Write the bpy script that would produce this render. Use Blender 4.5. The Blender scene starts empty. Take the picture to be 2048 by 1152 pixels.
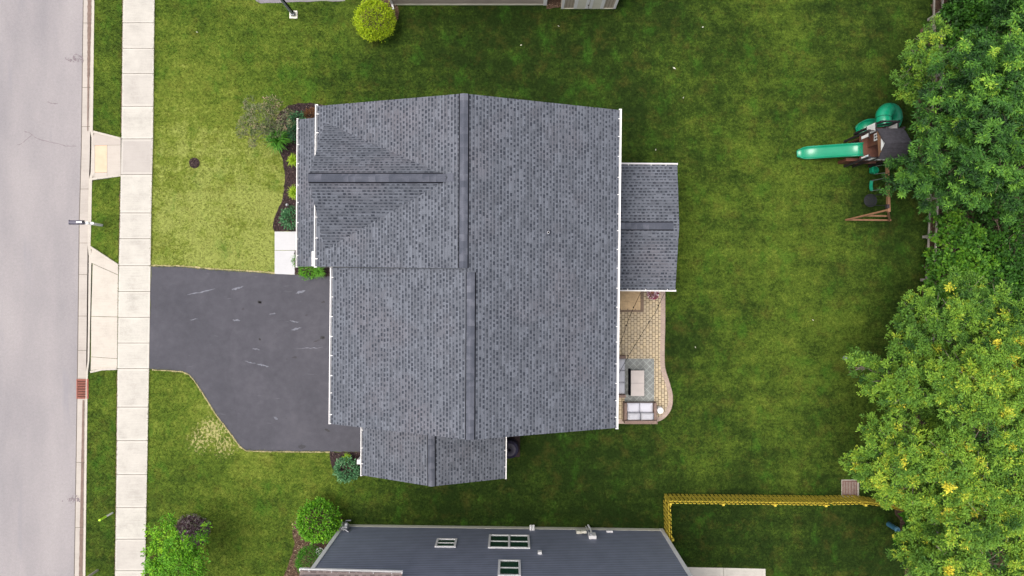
import bpy, bmesh, math, random
import numpy as np
from mathutils import Vector, Matrix
random.seed(7); rng = np.random.default_rng(7)
C = bpy.context.scene.collection
# ------------------------------------------------------------------ camera, sky, sun, exposure
H = 32.5; F = 1365.33            # drone height (m), focal length in photo pixels (24 mm on 36 mm, 2048 wide)
cam = bpy.data.cameras.new('camera'); cam.sensor_width = 36; cam.lens = 24; cam.clip_end = 500
co = bpy.data.objects.new('camera', cam); C.objects.link(co); co.location = (0, 0, H)
bpy.context.scene.camera = co
SUN_EL, SUN_AZ = math.radians(72), math.atan2(0.0, -1.0)   # direction towards the sun
w = bpy.data.worlds.new('World'); bpy.context.scene.world = w; w.use_nodes = True
nt = w.node_tree; sky = nt.nodes.new('ShaderNodeTexSky'); sky.sky_type = 'NISHITA'; sky.sun_disc = False
sky.sun_elevation = SUN_EL; sky.sun_rotation = math.pi/2 - SUN_AZ; sky.dust_density = 5; sky.ozone_density = 0.6; sky.air_density = 0.7
hs = nt.nodes.new('ShaderNodeHueSaturation'); hs.inputs['Saturation'].default_value = 0.45     # milky, thinly overcast sky
nt.links.new(sky.outputs[0], hs.inputs['Color']); nt.links.new(hs.outputs[0], nt.nodes['Background'].inputs[0]); nt.nodes['Background'].inputs[1].default_value = 0.15
sl = bpy.data.lights.new('sun', 'SUN'); sl.energy = 1.15; sl.angle = math.radians(35); sl.color = (1.0, 0.93, 0.84)
so = bpy.data.objects.new('sun', sl); C.objects.link(so)
sd = Vector((math.cos(SUN_EL)*math.cos(SUN_AZ), math.cos(SUN_EL)*math.sin(SUN_AZ), math.sin(SUN_EL)))
so.rotation_euler = sd.to_track_quat('Z', 'Y').to_euler(); so.location = sd*60
vs = bpy.context.scene.view_settings; vs.view_transform = 'Standard'; vs.look = 'None'; vs.gamma = 1; vs.exposure = 0.88

# ------------------------------------------------------------------ measuring helpers
def P(px, py, z=0.0):            # photo measurement + known height -> metres
    s = (H-z)/F
    return Vector(((px-1024)*s, (576-py)*s, z))
def plane3(a, b, c):
    n = (b-a).cross(c-a).normalized(); return (a, n)
def on(px, py, pl):              # where the measured line of sight meets a known plane
    o = Vector((0, 0, H)); d = P(px, py, 0)-o; a, n = pl
    return o + d*((a-o).dot(n)/d.dot(n))

# ------------------------------------------------------------------ materials
def mat(name):
    m = bpy.data.materials.new(name); m.use_nodes = True
    n = m.node_tree; b = n.nodes['Principled BSDF']; return m, n, b
class NG:                        # terse node building
    def __init__(s, tree): s.t = tree
    def n(s, typ, **kw):
        x = s.t.nodes.new(typ)
        for k, v in kw.items(): setattr(x, k, v)
        return x
    def l(s, a, b): s.t.links.new(a, b)
    def setin(s, sock, v):
        if hasattr(v, 'links') or hasattr(v, 'is_linked'): s.l(v, sock)
        else: sock.default_value = v
    def m(s, op, a, b=0.0, c=0.0):
        x = s.n('ShaderNodeMath', operation=op)
        for i, v in enumerate((a, b, c)):
            if i < len(x.inputs): s.setin(x.inputs[i], v)
        return x.outputs[0]
    def mix(s, f, a, b, bt='MIX'):
        x = s.n('ShaderNodeMix', data_type='RGBA', blend_type=bt)
        s.setin(x.inputs[0], f)
        for i, v in ((6, a), (7, b)):
            s.setin(x.inputs[i], v if not isinstance(v, tuple) else (v + (1,))[:4])
        return x.outputs[2]
    def noise(s, scale, detail=3, vec=None, rough=0.55):
        x = s.n('ShaderNodeTexNoise'); x.inputs['Scale'].default_value = scale
        x.inputs['Detail'].default_value = detail; x.inputs['Roughness'].default_value = rough
        if vec is not None: s.l(vec, x.inputs['Vector'])
        return x.outputs[0]
    def pos(s): return s.n('ShaderNodeNewGeometry').outputs['Position']
    def scale(s, v, sc, rot=(0, 0, 0)):
        x = s.n('ShaderNodeMapping'); s.l(v, x.inputs[0]); x.inputs[3].default_value = sc; x.inputs[2].default_value = rot
        return x.outputs[0]
    def ramp(s, f, stops):
        x = s.n('ShaderNodeValToRGB'); s.setin(x.inputs[0], f); e = x.color_ramp.elements
        while len(e) < len(stops): e.new(0.5)
        for i, (p, c) in enumerate(stops):
            e[i].position = p; e[i].color = (tuple(c) + (1,))[:4] if hasattr(c, '__len__') else (c, c, c, 1)
        return x.outputs[0]
    def bump(s, h, b, strength=0.5, dist=0.02):
        x = s.n('ShaderNodeBump'); x.inputs['Strength'].default_value = strength; x.inputs['Distance'].default_value = dist
        s.l(h, x.inputs['Height']); s.l(x.outputs[0], b.inputs['Normal'])
    def attr(s, name):
        return s.n('ShaderNodeAttribute', attribute_name=name).outputs['Fac']

def simple(name, col, rough=0.6, var=0.15, scale=3.0, metal=0.0, spec=0.4, bump=0.0):
    m, t, b = mat(name); g = NG(t); p = g.pos()
    n1 = g.noise(scale, 5, p); n2 = g.noise(scale*14, 2, p)
    f = g.m('ADD', g.m('MULTIPLY', n1, 0.65), g.m('MULTIPLY', n2, 0.35))
    lo = tuple(c*(1-var) for c in col); hi = tuple(min(1, c*(1+var)) for c in col)
    g.l(g.ramp(f, [(0.3, lo), (0.7, hi)]), b.inputs['Base Color'])
    b.inputs['Roughness'].default_value = rough; b.inputs['Metallic'].default_value = metal
    b.inputs['Specular IOR Level'].default_value = spec
    if bump: g.bump(n2, b, bump, 0.01)
    return m

def shingle(name, light, dark, su=0.19, sv=0.134, tint=(0.13, 0.112, 0.122), presence=0.8):
    m, t, b = mat(name); g = NG(t)
    uv = g.n('ShaderNodeUVMap').outputs[0]; sp = g.n('ShaderNodeSeparateXYZ'); g.l(uv, sp.inputs[0])
    v = g.m('DIVIDE', sp.outputs[1], sv); row = g.m('FLOOR', v); fv = g.m('FRACT', v)
    w1 = g.n('ShaderNodeTexWhiteNoise', noise_dimensions='1D'); g.l(row, w1.inputs['W'])
    u = g.m('ADD', g.m('DIVIDE', sp.outputs[0], su), g.m('ADD', g.m('MULTIPLY', row, 0.5), g.m('MULTIPLY', w1.outputs[0], 0.42)))
    cell = g.m('FLOOR', u); fu = g.m('FRACT', u)
    cv = g.n('ShaderNodeCombineXYZ'); g.l(cell, cv.inputs[0]); g.l(row, cv.inputs[1])
    w2 = g.n('ShaderNodeTexWhiteNoise', noise_dimensions='2D'); g.l(cv.outputs[0], w2.inputs['Vector'])
    ws = g.n('ShaderNodeSeparateColor'); g.l(w2.outputs['Color'], ws.inputs[0])
    wide = g.m('ADD', g.m('MULTIPLY', ws.outputs[0], 0.35), 0.40)
    tab = g.m('MULTIPLY', g.m('LESS_THAN', fu, wide), g.m('LESS_THAN', fv, g.m('ADD', 0.45, g.m('MULTIPLY', ws.outputs[1], 0.22))))
    tab = g.m('MULTIPLY', tab, g.m('LESS_THAN', ws.outputs[2], presence))
    # tone of each exposed tab, laminated granule blend
    cell3 = g.m('FLOOR', g.m('MULTIPLY', u, 0.5)); cv2 = g.n('ShaderNodeCombineXYZ'); g.l(cell3, cv2.inputs[0]); g.l(row, cv2.inputs[1]); cv2.inputs[2].default_value = 3
    w3 = g.n('ShaderNodeTexWhiteNoise', noise_dimensions='3D'); g.l(cv2.outputs[0], w3.inputs['Vector'])
    p = g.pos()
    big = g.noise(0.35, 4, p); fine = g.noise(60, 2, p)
    base = g.mix(w3.outputs[0], tuple(c*0.78 for c in light), tuple(c*1.22 for c in light))
    base = g.mix(g.ramp(big, [(0.5, 0.0), (0.75, 0.45)]), base, tint)
    base = g.mix(g.m('MULTIPLY', g.m('LESS_THAN', fv, 0.14), 0.55), base, dark)  # painted shadow line along the lower edge of each course
    base = g.mix(g.m('MULTIPLY', g.m('GREATER_THAN', fv, 0.82), 0.38), base, tuple(min(1, c*1.7) for c in light))  # painted highlight strip along the upper edge of each course
    col = g.mix(g.m('MULTIPLY', tab, g.m('ADD', 0.55, g.m('MULTIPLY', ws.outputs[1], 0.45))), base, dark)
    col = g.mix(0.55, col, g.ramp(fine, [(0.35, 0.30), (0.65, 0.75)]), 'OVERLAY')
    g.l(col, b.inputs['Base Color']); b.inputs['Roughness'].default_value = 0.92; b.inputs['Specular IOR Level'].default_value = 0.15
    hgt = g.m('SUBTRACT', g.m('MULTIPLY', g.m('SUBTRACT', 1.0, fv), 1.0), g.m('MULTIPLY', tab, 0.6))
    g.bump(hgt, b, 0.5, 0.008)
    return m

def leafmat(name, stops, rough=0.5, trans=0.14):
    m, t, b = mat(name); g = NG(t)
    f = g.attr('tint'); col = g.ramp(f, stops)
    g.l(col, b.inputs['Base Color']); b.inputs['Roughness'].default_value = rough; b.inputs['Specular IOR Level'].default_value = 0.16
    tr = g.n('ShaderNodeBsdfTranslucent'); g.l(col, tr.inputs[0]); mx = g.n('ShaderNodeMixShader'); mx.inputs[0].default_value = trans
    g.l(b.outputs[0], mx.inputs[1]); g.l(tr.outputs[0], mx.inputs[2]); g.l(mx.outputs[0], t.nodes['Material Output'].inputs[0])
    return m

def grassmat():
    m, t, b = mat('grass'); g = NG(t); p = g.pos()
    dry_shade = g.attr('dry')  # zone tone: grass dryness, with shade painted into the low values
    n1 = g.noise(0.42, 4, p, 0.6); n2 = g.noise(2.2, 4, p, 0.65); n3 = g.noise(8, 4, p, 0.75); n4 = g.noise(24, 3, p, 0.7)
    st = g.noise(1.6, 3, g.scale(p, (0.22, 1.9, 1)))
    d = g.m('ADD', dry_shade, g.m('MULTIPLY', g.m('SUBTRACT', n1, 0.5), 0.85))
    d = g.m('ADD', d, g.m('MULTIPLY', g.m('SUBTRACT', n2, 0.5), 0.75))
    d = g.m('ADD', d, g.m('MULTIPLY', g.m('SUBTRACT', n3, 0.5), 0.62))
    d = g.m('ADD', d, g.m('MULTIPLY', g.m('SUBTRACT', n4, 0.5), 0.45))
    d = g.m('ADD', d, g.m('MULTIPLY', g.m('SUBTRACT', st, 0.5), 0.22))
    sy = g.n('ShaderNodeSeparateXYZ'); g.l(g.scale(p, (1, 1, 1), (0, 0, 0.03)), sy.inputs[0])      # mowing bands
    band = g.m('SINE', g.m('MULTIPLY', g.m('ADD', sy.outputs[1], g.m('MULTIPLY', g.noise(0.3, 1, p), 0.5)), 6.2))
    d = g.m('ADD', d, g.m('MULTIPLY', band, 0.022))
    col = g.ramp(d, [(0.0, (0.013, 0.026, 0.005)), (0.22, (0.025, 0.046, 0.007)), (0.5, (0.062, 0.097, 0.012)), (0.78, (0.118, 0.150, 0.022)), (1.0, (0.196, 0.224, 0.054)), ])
    # thatch and weeds with patches of their own
    br = g.noise(1.1, 5, g.scale(p, (1, 1, 1), (0, 0, 0.6)), 0.7)
    col = g.mix(g.m('MULTIPLY', g.ramp(br, [(0.52, 0.0), (0.72, 1.0)]), 0.30), col, (0.105, 0.085, 0.018))
    gr = g.noise(0.8, 5, g.scale(p, (1.3, 1, 1), (0.2, 0, 1.6)), 0.7)
    col = g.mix(g.m('MULTIPLY', g.ramp(gr, [(0.54, 0.0), (0.70, 1.0)]), 0.5), col, (0.035, 0.105, 0.010))
    bare = g.attr('bare')
    bn = g.noise(6.5, 4, g.scale(p, (1.3, 1, 1)), 0.7)
    col = g.mix(g.ramp(g.m('MULTIPLY', g.m('ADD', bare, 0.25), bn), [(0.54, 0.0), (0.62, 0.8)]), col, (0.33, 0.30, 0.13))
    col = g.mix(0.75, col, g.ramp(g.m('ADD', g.m('MULTIPLY', n3, 0.5), g.m('MULTIPLY', n4, 0.5)), [(0.36, 0.25), (0.64, 0.75)]), 'OVERLAY')
    g.l(col, b.inputs['Base Color']); b.inputs['Roughness'].default_value = 0.9; b.inputs['Specular IOR Level'].default_value = 0.05
    g.bump(n4, b, 0.6, 0.03)
    return m

def concrete(name, col, border=True, streak=0.12):
    m, t, b = mat(name); g = NG(t); p = g.pos()
    tint = g.attr('tint')
    n1 = g.noise(1.2, 5, p, 0.65); n2 = g.noise(25, 3, p); st = g.noise(3, 3, g.scale(p, (0.4, 9, 1)))
    f = g.m('ADD', g.m('MULTIPLY', n1, 0.5), g.m('MULTIPLY', n2, 0.25)); f = g.m('ADD', f, g.m('MULTIPLY', st, 0.25))
    c = g.ramp(f, [(0.32, tuple(x*(1-streak*1.6) for x in col)), (0.5, col), (0.68, tuple(min(1, x*(1+streak)) for x in col))])
    c = g.mix(tint, c, tuple(x*0.72*y for x, y in zip(col, (1.03, 0.97, 1.03))))
    if border:
        uv = g.n('ShaderNodeUVMap').outputs[0]; sp = g.n('ShaderNodeSeparateXYZ'); g.l(uv, sp.inputs[0])
        e = g.m('MINIMUM', g.m('MINIMUM', sp.outputs[0], g.m('SUBTRACT', 1, sp.outputs[0])), g.m('MINIMUM', sp.outputs[1], g.m('SUBTRACT', 1, sp.outputs[1])))
        c = g.mix(g.m('MULTIPLY', g.m('LESS_THAN', e, 0.055), 0.35), c, tuple(min(1, x*1.25) for x in col))
    g.l(c, b.inputs['Base Color']); b.inputs['Roughness'].default_value = 0.85; g.bump(n2, b, 0.15, 0.005)
    return m

def asphalt():
    m, t, b = mat('driveway_asphalt'); g = NG(t); p = g.pos()
    n1 = g.noise(0.5, 5, p, 0.6); n2 = g.noise(90, 2, p); n3 = g.noise(3, 4, p)
    sx = g.n('ShaderNodeSeparateXYZ'); g.l(p, sx.inputs[0]); wv = g.m('ADD', sx.outputs[0], g.m('MULTIPLY', g.noise(0.35, 2, p), 1.6))
    f = g.m('ADD', g.m('MULTIPLY', n1, 0.6), g.m('MULTIPLY', n3, 0.4)); f = g.m('ADD', f, g.m('MULTIPLY', g.m('LESS_THAN', wv, -12.4), -0.05))
    c = g.ramp(f, [(0.3, (0.030, 0.030, 0.040)), (0.5, (0.043, 0.042, 0.054)), (0.7, (0.060, 0.058, 0.071))])
    c = g.mix(g.ramp(n2, [(0.55, 0.0), (0.75, 0.35)]), c, (0.13, 0.13, 0.14))
    sc = g.noise(1.1, 4, g.scale(p, (1.0, 7, 1), (0, 0, 0.12)), 0.62)     # pale tyre and scraper scuffs
    c = g.mix(g.ramp(sc, [(0.66, 0.0), (0.74, 0.3)]), c, (0.16, 0.16, 0.18))
    dk = g.noise(1.5, 3, g.scale(p, (1, 1.3, 1), (0, 0, 2.0)), 0.5)
    c = g.mix(g.ramp(dk, [(0.70, 0.0), (0.72, 0.7)]), c, (0.02, 0.02, 0.022))
    g.l(c, b.inputs['Base Color']); b.inputs['Roughness'].default_value = 0.8; g.bump(n2, b, 0.3, 0.006)
    return m
def roadmat():
    m, t, b = mat('road_surface'); g = NG(t); p = g.pos()
    n1 = g.noise(0.33, 5, g.scale(p, (1.2, 0.35, 1)), 0.6); n2 = g.noise(110, 2, p); n3 = g.noise(9, 4, p, 0.7)
    c = g.ramp(n1, [(0.3, (0.192, 0.180, 0.188)), (0.6, (0.252, 0.232, 0.234)), (0.8, (0.282, 0.261, 0.258))])
    c = g.mix(0.7, c, g.ramp(n2, [(0.3, 0.33), (0.7, 0.67)]), 'OVERLAY')
    c = g.mix(0.35, c, g.ramp(n3, [(0.3, 0.4), (0.7, 0.6)]), 'OVERLAY')
    oil = g.noise(0.7, 4, g.scale(p, (1.6, 0.22, 1), (0, 0, 0.03)), 0.6)
    c = g.mix(g.ramp(oil, [(0.6, 0.0), (0.78, 0.55)]), c, (0.17, 0.165, 0.19))
    pk = g.noise(2.1, 5, p, 0.7); c = g.mix(g.ramp(pk, [(0.72, 0.0), (0.78, 0.6)]), c, (0.13, 0.12, 0.13))
    g.l(c, b.inputs['Base Color']); b.inputs['Roughness'].default_value = 0.9; g.bump(n2, b, 0.25, 0.006)
    return m
def siding(name, col, pitch=0.18):
    m, t, b = mat(name); g = NG(t); p = g.pos(); sp = g.n('ShaderNodeSeparateXYZ'); g.l(p, sp.inputs[0])
    f = g.m('FRACT', g.m('DIVIDE', sp.outputs[2], pitch)); n = g.noise(1.5, 5, p); n2 = g.noise(20, 2, g.scale(p, (0.2, 0.2, 3)))
    c = g.ramp(n, [(0.3, tuple(x*0.9 for x in col)), (0.7, tuple(x*1.1 for x in col))])
    c = g.mix(g.m('MULTIPLY', g.m('GREATER_THAN', f, 0.72), 0.62), c, tuple(x*0.30 for x in col))
    c = g.mix(0.3, c, g.ramp(n2, [(0.3, 0.4), (0.7, 0.6)]), 'OVERLAY')
    g.l(c, b.inputs['Base Color']); b.inputs['Roughness'].default_value = 0.6
    g.bump(g.m('SUBTRACT', 1.0, f), b, 0.4, 0.012); return m
def paver():
    m, t, b = mat('patio_pavers'); g = NG(t); p = g.pos()
    br = g.n('ShaderNodeTexBrick'); br.offset = 0.5; br.squash = 1
    g.l(g.scale(p, (1, 1, 1), (0, 0, math.pi/2)), br.inputs['Vector'])
    br.inputs['Color1'].default_value = (0.46, 0.37, 0.235, 1); br.inputs['Color2'].default_value = (0.38, 0.315, 0.22, 1); br.inputs['Mortar'].default_value = (0.10, 0.07, 0.035, 1)
    br.inputs['Scale'].default_value = 1; br.inputs['Brick Width'].default_value = 0.20; br.inputs['Row Height'].default_value = 0.145; br.inputs['Mortar Size'].default_value = 0.013
    n = g.noise(5, 4, p)
    c = g.mix(0.6, br.outputs[0], g.ramp(n, [(0.3, 0.35), (0.7, 0.65)]), 'OVERLAY')
    g.l(c, b.inputs['Base Color']); b.inputs['Roughness'].default_value = 0.85
    g.bump(br.outputs['Fac'], b, -0.4, 0.01); return m

M = {}
M['white'] = simple('white_trim', (0.74, 0.73, 0.72), 0.45, 0.06)
M['cream'] = simple('cream_trim', (0.62, 0.60, 0.50), 0.6, 0.08)
M['black'] = simple('black_metal', (0.006, 0.006, 0.008), 0.9, 0.2, spec=0.03)
M['grey'] = simple('grey_metal', (0.30, 0.31, 0.33), 0.5, 0.2, metal=0.3)
M['shingle'] = shingle('roof_shingles', (0.093, 0.101, 0.119), (0.029, 0.033, 0.043), presence=0.88)
def capmat():
    m, t, b = mat('ridge_cap'); g = NG(t); p = g.pos(); n = g.noise(50, 2, p)
    c = g.ramp(g.attr('tint'), [(0, (0.060, 0.066, 0.084)), (1, (0.112, 0.118, 0.142))]); c = g.mix(0.5, c, g.ramp(n, [(0.35, 0.35), (0.65, 0.65)]), 'OVERLAY')
    g.l(c, b.inputs['Base Color']); b.inputs['Roughness'].default_value = 0.92; b.inputs['Specular IOR Level'].default_value = 0.15; return m
M['cap'] = capmat()
M['shingle_brown'] = shingle('brown_shingles', (0.30, 0.24, 0.22), (0.17, 0.13, 0.12), 0.30, 0.14, (0.33, 0.26, 0.22), 0.9)
M['wall_main'] = siding('taupe_siding', (0.32, 0.30, 0.28), 0.12)
M['wall_blue'] = siding('blue_grey_siding', (0.205, 0.226, 0.295))
M['wall_beige'] = siding('beige_siding', (0.40, 0.34, 0.29), 0.16)
M['grass'] = grassmat()
M['asphalt'] = asphalt(); M['road'] = roadmat()
M['concrete'] = concrete('sidewalk_concrete', (0.40, 0.380, 0.338), streak=0.18)
M['curb'] = concrete('curb_concrete', (0.41, 0.375, 0.325), False)
M['curb_pan'] = concrete('gutter_concrete', (0.36, 0.325, 0.29), False)
M['slab'] = concrete('walk_concrete', (0.42, 0.42, 0.43), False, 0.06)
M['joint'] = simple('joint_dirt', (0.10, 0.085, 0.07), 0.9, 0.3, 9)
M['peach'] = simple('faded_warning_pad', (0.52, 0.37, 0.26), 0.8, 0.1)
M['mulch'] = simple('mulch', (0.030, 0.018, 0.018), 0.95, 0.5, 8, bump=1.0)
M['litter'] = simple('leaf_litter', (0.075, 0.045, 0.028), 0.95, 0.5, 6, bump=1.0)
M['paver'] = paver()
M['paver_edge'] = simple('paver_border', (0.33, 0.255, 0.215), 0.85, 0.2, 6)
M['paver_tan'] = simple('paver_tan', (0.42, 0.30, 0.17), 0.85, 0.3, 4)
M['rust'] = simple('rusty_iron', (0.25, 0.085, 0.06), 0.75, 0.25, 8, bump=0.4)
M['rust_dark'] = simple('brown_iron', (0.15, 0.08, 0.07), 0.75, 0.25, 8)
M['hole'] = simple('dark_pit', (0.008, 0.006, 0.006), 0.95, 0.1)
M['bark'] = simple('bark', (0.13, 0.095, 0.07), 0.9, 0.35, 7, bump=0.8)
M['twig'] = simple('pale_twigs', (0.24, 0.20, 0.17), 0.9, 0.2, 7)
M['grey_wood'] = simple('weathered_rail', (0.30, 0.27, 0.23), 0.9, 0.3, 7)
M['yellow_wood'] = simple('yellow_fence_wood', (0.48, 0.37, 0.035), 0.8, 0.38, 5)
M['play_brown'] = simple('stained_play_wood', (0.105, 0.040, 0.024), 0.6, 0.35, 6)
M['play_tan'] = simple('tan_beam_wood', (0.21, 0.105, 0.055), 0.7, 0.3, 6)
M['play_dark'] = simple('dark_play_trim', (0.022, 0.016, 0.020), 0.6, 0.3, 6)
M['play_roof'] = simple('black_roof_boards', (0.035, 0.033, 0.040), 0.75, 0.5, 9)
M['green_plastic'] = simple('green_plastic', (0.004, 0.22, 0.115), 0.28, 0.12, 2, spec=0.6)
M['net'] = simple('black_net', (0.015, 0.016, 0.02), 0.8, 0.3, 30)
M['cushion'] = simple('grey_cushion', (0.40, 0.40, 0.43), 0.9, 0.08, 5)
M['cushion2'] = simple('white_grey_cushion', (0.50, 0.50, 0.55), 0.9, 0.06, 5)
M['wicker'] = simple('wicker', (0.19, 0.13, 0.105), 0.8, 0.35, 25, bump=1)
M['table_top'] = simple('stone_table_top', (0.44, 0.39, 0.36), 0.5, 0.12, 3)
M['lime'] = simple('lime_sleeve', (0.42, 0.75, 0.02), 0.5, 0.05)
M['teal'] = simple('blue_green_plastic', (0.05, 0.16, 0.25), 0.45, 0.1)
M['postgrey'] = simple('stone_grey_post', (0.36, 0.33, 0.28), 0.8, 0.1)
M['mailbox'] = simple('slate_mailbox', (0.085, 0.08, 0.11), 0.4, 0.1)
M['terracotta'] = simple('clay_pot', (0.2, 0.09, 0.05), 0.8, 0.2)
M['indigo'] = simple('dark_indigo_metal', (0.018, 0.014, 0.035), 0.45, 0.3)
def glass():
    m, t, b = mat('window_glass'); b.inputs['Base Color'].default_value = (0.012, 0.05, 0.035, 1); b.inputs['Roughness'].default_value = 0.06; b.inputs['Specular IOR Level'].default_value = 0.7
    return m
M['glass'] = glass()
def rugmat():
    m, t, b = mat('rug_weave'); g = NG(t); p = g.pos(); q = g.scale(p, (1, 1, 1), (0, 0, math.pi/4)); sp = g.n('ShaderNodeSeparateXYZ'); g.l(q, sp.inputs[0])
    a = g.m('LESS_THAN', g.m('FRACT', g.m('DIVIDE', sp.outputs[0], 0.22)), 0.12); c = g.m('LESS_THAN', g.m('FRACT', g.m('DIVIDE', sp.outputs[1], 0.22)), 0.12)
    col = g.mix(g.m('MAXIMUM', a, c), (0.19, 0.20, 0.19), (0.29, 0.305, 0.29)); n = g.noise(3, 5, p)
    col = g.mix(0.6, col, g.ramp(n, [(0.3, 0.3), (0.7, 0.65)]), 'OVERLAY')
    g.l(col, b.inputs['Base Color']); b.inputs['Roughness'].default_value = 0.95; return m
M['rug'] = rugmat()

# ------------------------------------------------------------------ mesh building helpers
class MB:
    def __init__(s): s.v = []; s.f = []; s.uv = []; s.mi = []; s.tint = []
    def face(s, pts, mi=0, uv=None, tint=0.0):
        i = len(s.v); s.v += [tuple(p) for p in pts]; s.f.append(tuple(range(i, i+len(pts))))
        s.uv.append(uv or [(0, 0)]*len(pts)); s.mi.append(mi); s.tint += [tint]*len(pts); return s
    def box(s, x0, x1, y0, y1, z0, z1, M4=None, mi=0):
        c = [Vector((x, y, z)) for z in (z0, z1) for y in (y0, y1) for x in (x0, x1)]
        if M4 is not None: c = [M4 @ p for p in c]
        for q in ((0, 2, 3, 1), (4, 5, 7, 6), (0, 1, 5, 4), (2, 6, 7, 3), (0, 4, 6, 2), (1, 3, 7, 5)): s.face([c[k] for k in q], mi)
        return s
    def bar(s, a, b, w, h=None, mi=0, up=Vector((0, 0, 1))):      # square-section bar from a to b
        a = Vector(a); b = Vector(b); h = h or w; d = (b-a).normalized()
        if abs(d.dot(up)) > 0.95: up = Vector((0, 1, 0))
        x = d.cross(up).normalized(); y = x.cross(d).normalized()
        c = [e + x*(i*w/2) + y*(j*h/2) for e in (a, b) for i, j in ((-1, -1), (1, -1), (1, 1), (-1, 1))]
        for q in ((3, 2, 1, 0), (4, 5, 6, 7), (0, 1, 5, 4), (1, 2, 6, 5), (2, 3, 7, 6), (3, 0, 4, 7)): s.face([c[k] for k in q], mi)
        return s
    def tube(s, pts, rad, n=10, mi=0, cap=True, a0=0, a1=2*math.pi):
        pts = [Vector(p) for p in pts]
        if not hasattr(rad, '__len__'): rad = [rad]*len(pts)
        rings = []; full = abs(a1-a0-2*math.pi) < 1e-3; prev = None
        for i, p in enumerate(pts):
            d = (pts[min(i+1, len(pts)-1)]-pts[max(i-1, 0)]).normalized()
            up = Vector((0, 0, 1)) if abs(d.z) < 0.95 else (prev or Vector((0, 1, 0)))
            x = d.cross(up).normalized(); y = x.cross(d).normalized(); prev = y
            k = n if full else n+1
            rings.append([p + (x*math.cos(a0+(a1-a0)*j/n) + y*math.sin(a0+(a1-a0)*j/n))*rad[i] for j in range(k)])
        i0 = len(s.v); k = len(rings[0])
        for r in rings: s.v += [tuple(q) for q in r]; s.tint += [0]*k
        for i in range(len(rings)-1):
            for j in range(n):
                a, b = i*k+j, i*k+(j+1) % k
                s.f.append((i0+a, i0+b, i0+b+k, i0+a+k)); s.uv.append([(0, 0)]*4); s.mi.append(mi)
        if cap and full:
            s.face(list(reversed(rings[0])), mi); s.face(rings[-1], mi)
        return s
    def disc(s, c, r, z0, z1, n=20, mi=0, r2=None):
        r2 = r if r2 is None else r2; c = Vector(c)
        a = [Vector((c.x+r*math.cos(t), c.y+r*math.sin(t), z0)) for t in [2*math.pi*k/n for k in range(n)]]
        b = [Vector((c.x+r2*math.cos(t), c.y+r2*math.sin(t), z1)) for t in [2*math.pi*k/n for k in range(n)]]
        for k in range(n): s.face([a[k], a[(k+1) % n], b[(k+1) % n], b[k]], mi)
        s.face(b, mi); s.face(list(reversed(a)), mi); return s
    def prism(s, pts, z0, z1, mi=0):
        a = [Vector((p[0], p[1], z0)) for p in pts]; b = [Vector((p[0], p[1], z1)) for p in pts]; n = len(pts)
        s.face(b, mi); s.face(list(reversed(a)), mi)
        for k in range(n): s.face([a[k], a[(k+1) % n], b[(k+1) % n], b[k]], mi)
        return s
    def build(s, name, mats, parent=None, smooth=False, bevel=0.0):
        me = bpy.data.meshes.new(name); me.from_pydata(s.v, [], s.f)
        if not isinstance(mats, (list, tuple)): mats = [mats]
        for m in mats: me.materials.append(m)
        me.polygons.foreach_set('material_index', s.mi)
        ul = me.uv_layers.new(name='UVMap'); ul.data.foreach_set('uv', np.array([c for f in s.uv for c in f], dtype=np.float32).ravel())
        if any(s.tint): at = me.attributes.new('tint', 'FLOAT', 'POINT'); at.data.foreach_set('value', s.tint)
        o = bpy.data.objects.new(name, me); C.objects.link(o)
        bm = bmesh.new(); bm.from_mesh(me); bmesh.ops.remove_doubles(bm, verts=bm.verts, dist=1e-5); bmesh.ops.recalc_face_normals(bm, faces=bm.faces); bm.to_mesh(me); bm.free()
        if smooth:
            for p in me.polygons: p.use_smooth = True
        if parent is not None:
            o.parent = parent; o.matrix_parent_inverse = Matrix.Translation(-parent.location)
        if bevel:
            bv = o.modifiers.new('bevel', 'BEVEL'); bv.width = bevel; bv.segments = 3; bv.limit_method = 'ANGLE'
        return o
def tag(o, label=None, cat=None, group=None, kind=None):
    for k, v in (('label', label), ('category', cat), ('group', group), ('kind', kind)):
        if v: o[k] = v
    return o
def thing(name, loc, label, cat, group=None):
    o = bpy.data.objects.new(name, None); C.objects.link(o); o.location = loc; o.empty_display_size = 0.2
    return tag(o, label, cat, group)

# ------------------------------------------------------------------ the ground
def px_poly(pts, z=0.0): return [P(x, y, z) for x, y in pts]
CURB = [(190, -300), (189, 0), (186, 260), (183, 440), (181, 500), (176, 740), (174, 900), (171, 1152), (167, 1450)]
ROADE = [(169, -300), (166, 0), (162, 300), (158, 440), (155, 700), (152, 900), (148, 1152), (144, 1450)]
SWL = [(249, -300), (246, 0), (243, 280), (240, 440), (237, 560), (235, 735), (233, 950), (230, 1152), (227, 1450)]
SWR = [(313, -300), (310, 0), (307, 280), (304, 400), (302, 530), (299, 740), (296, 900), (291, 1152), (287, 1450)]
def lin(tab, y):
    return float(np.interp(y, [t[1] for t in tab], [t[0] for t in tab]))
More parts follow.
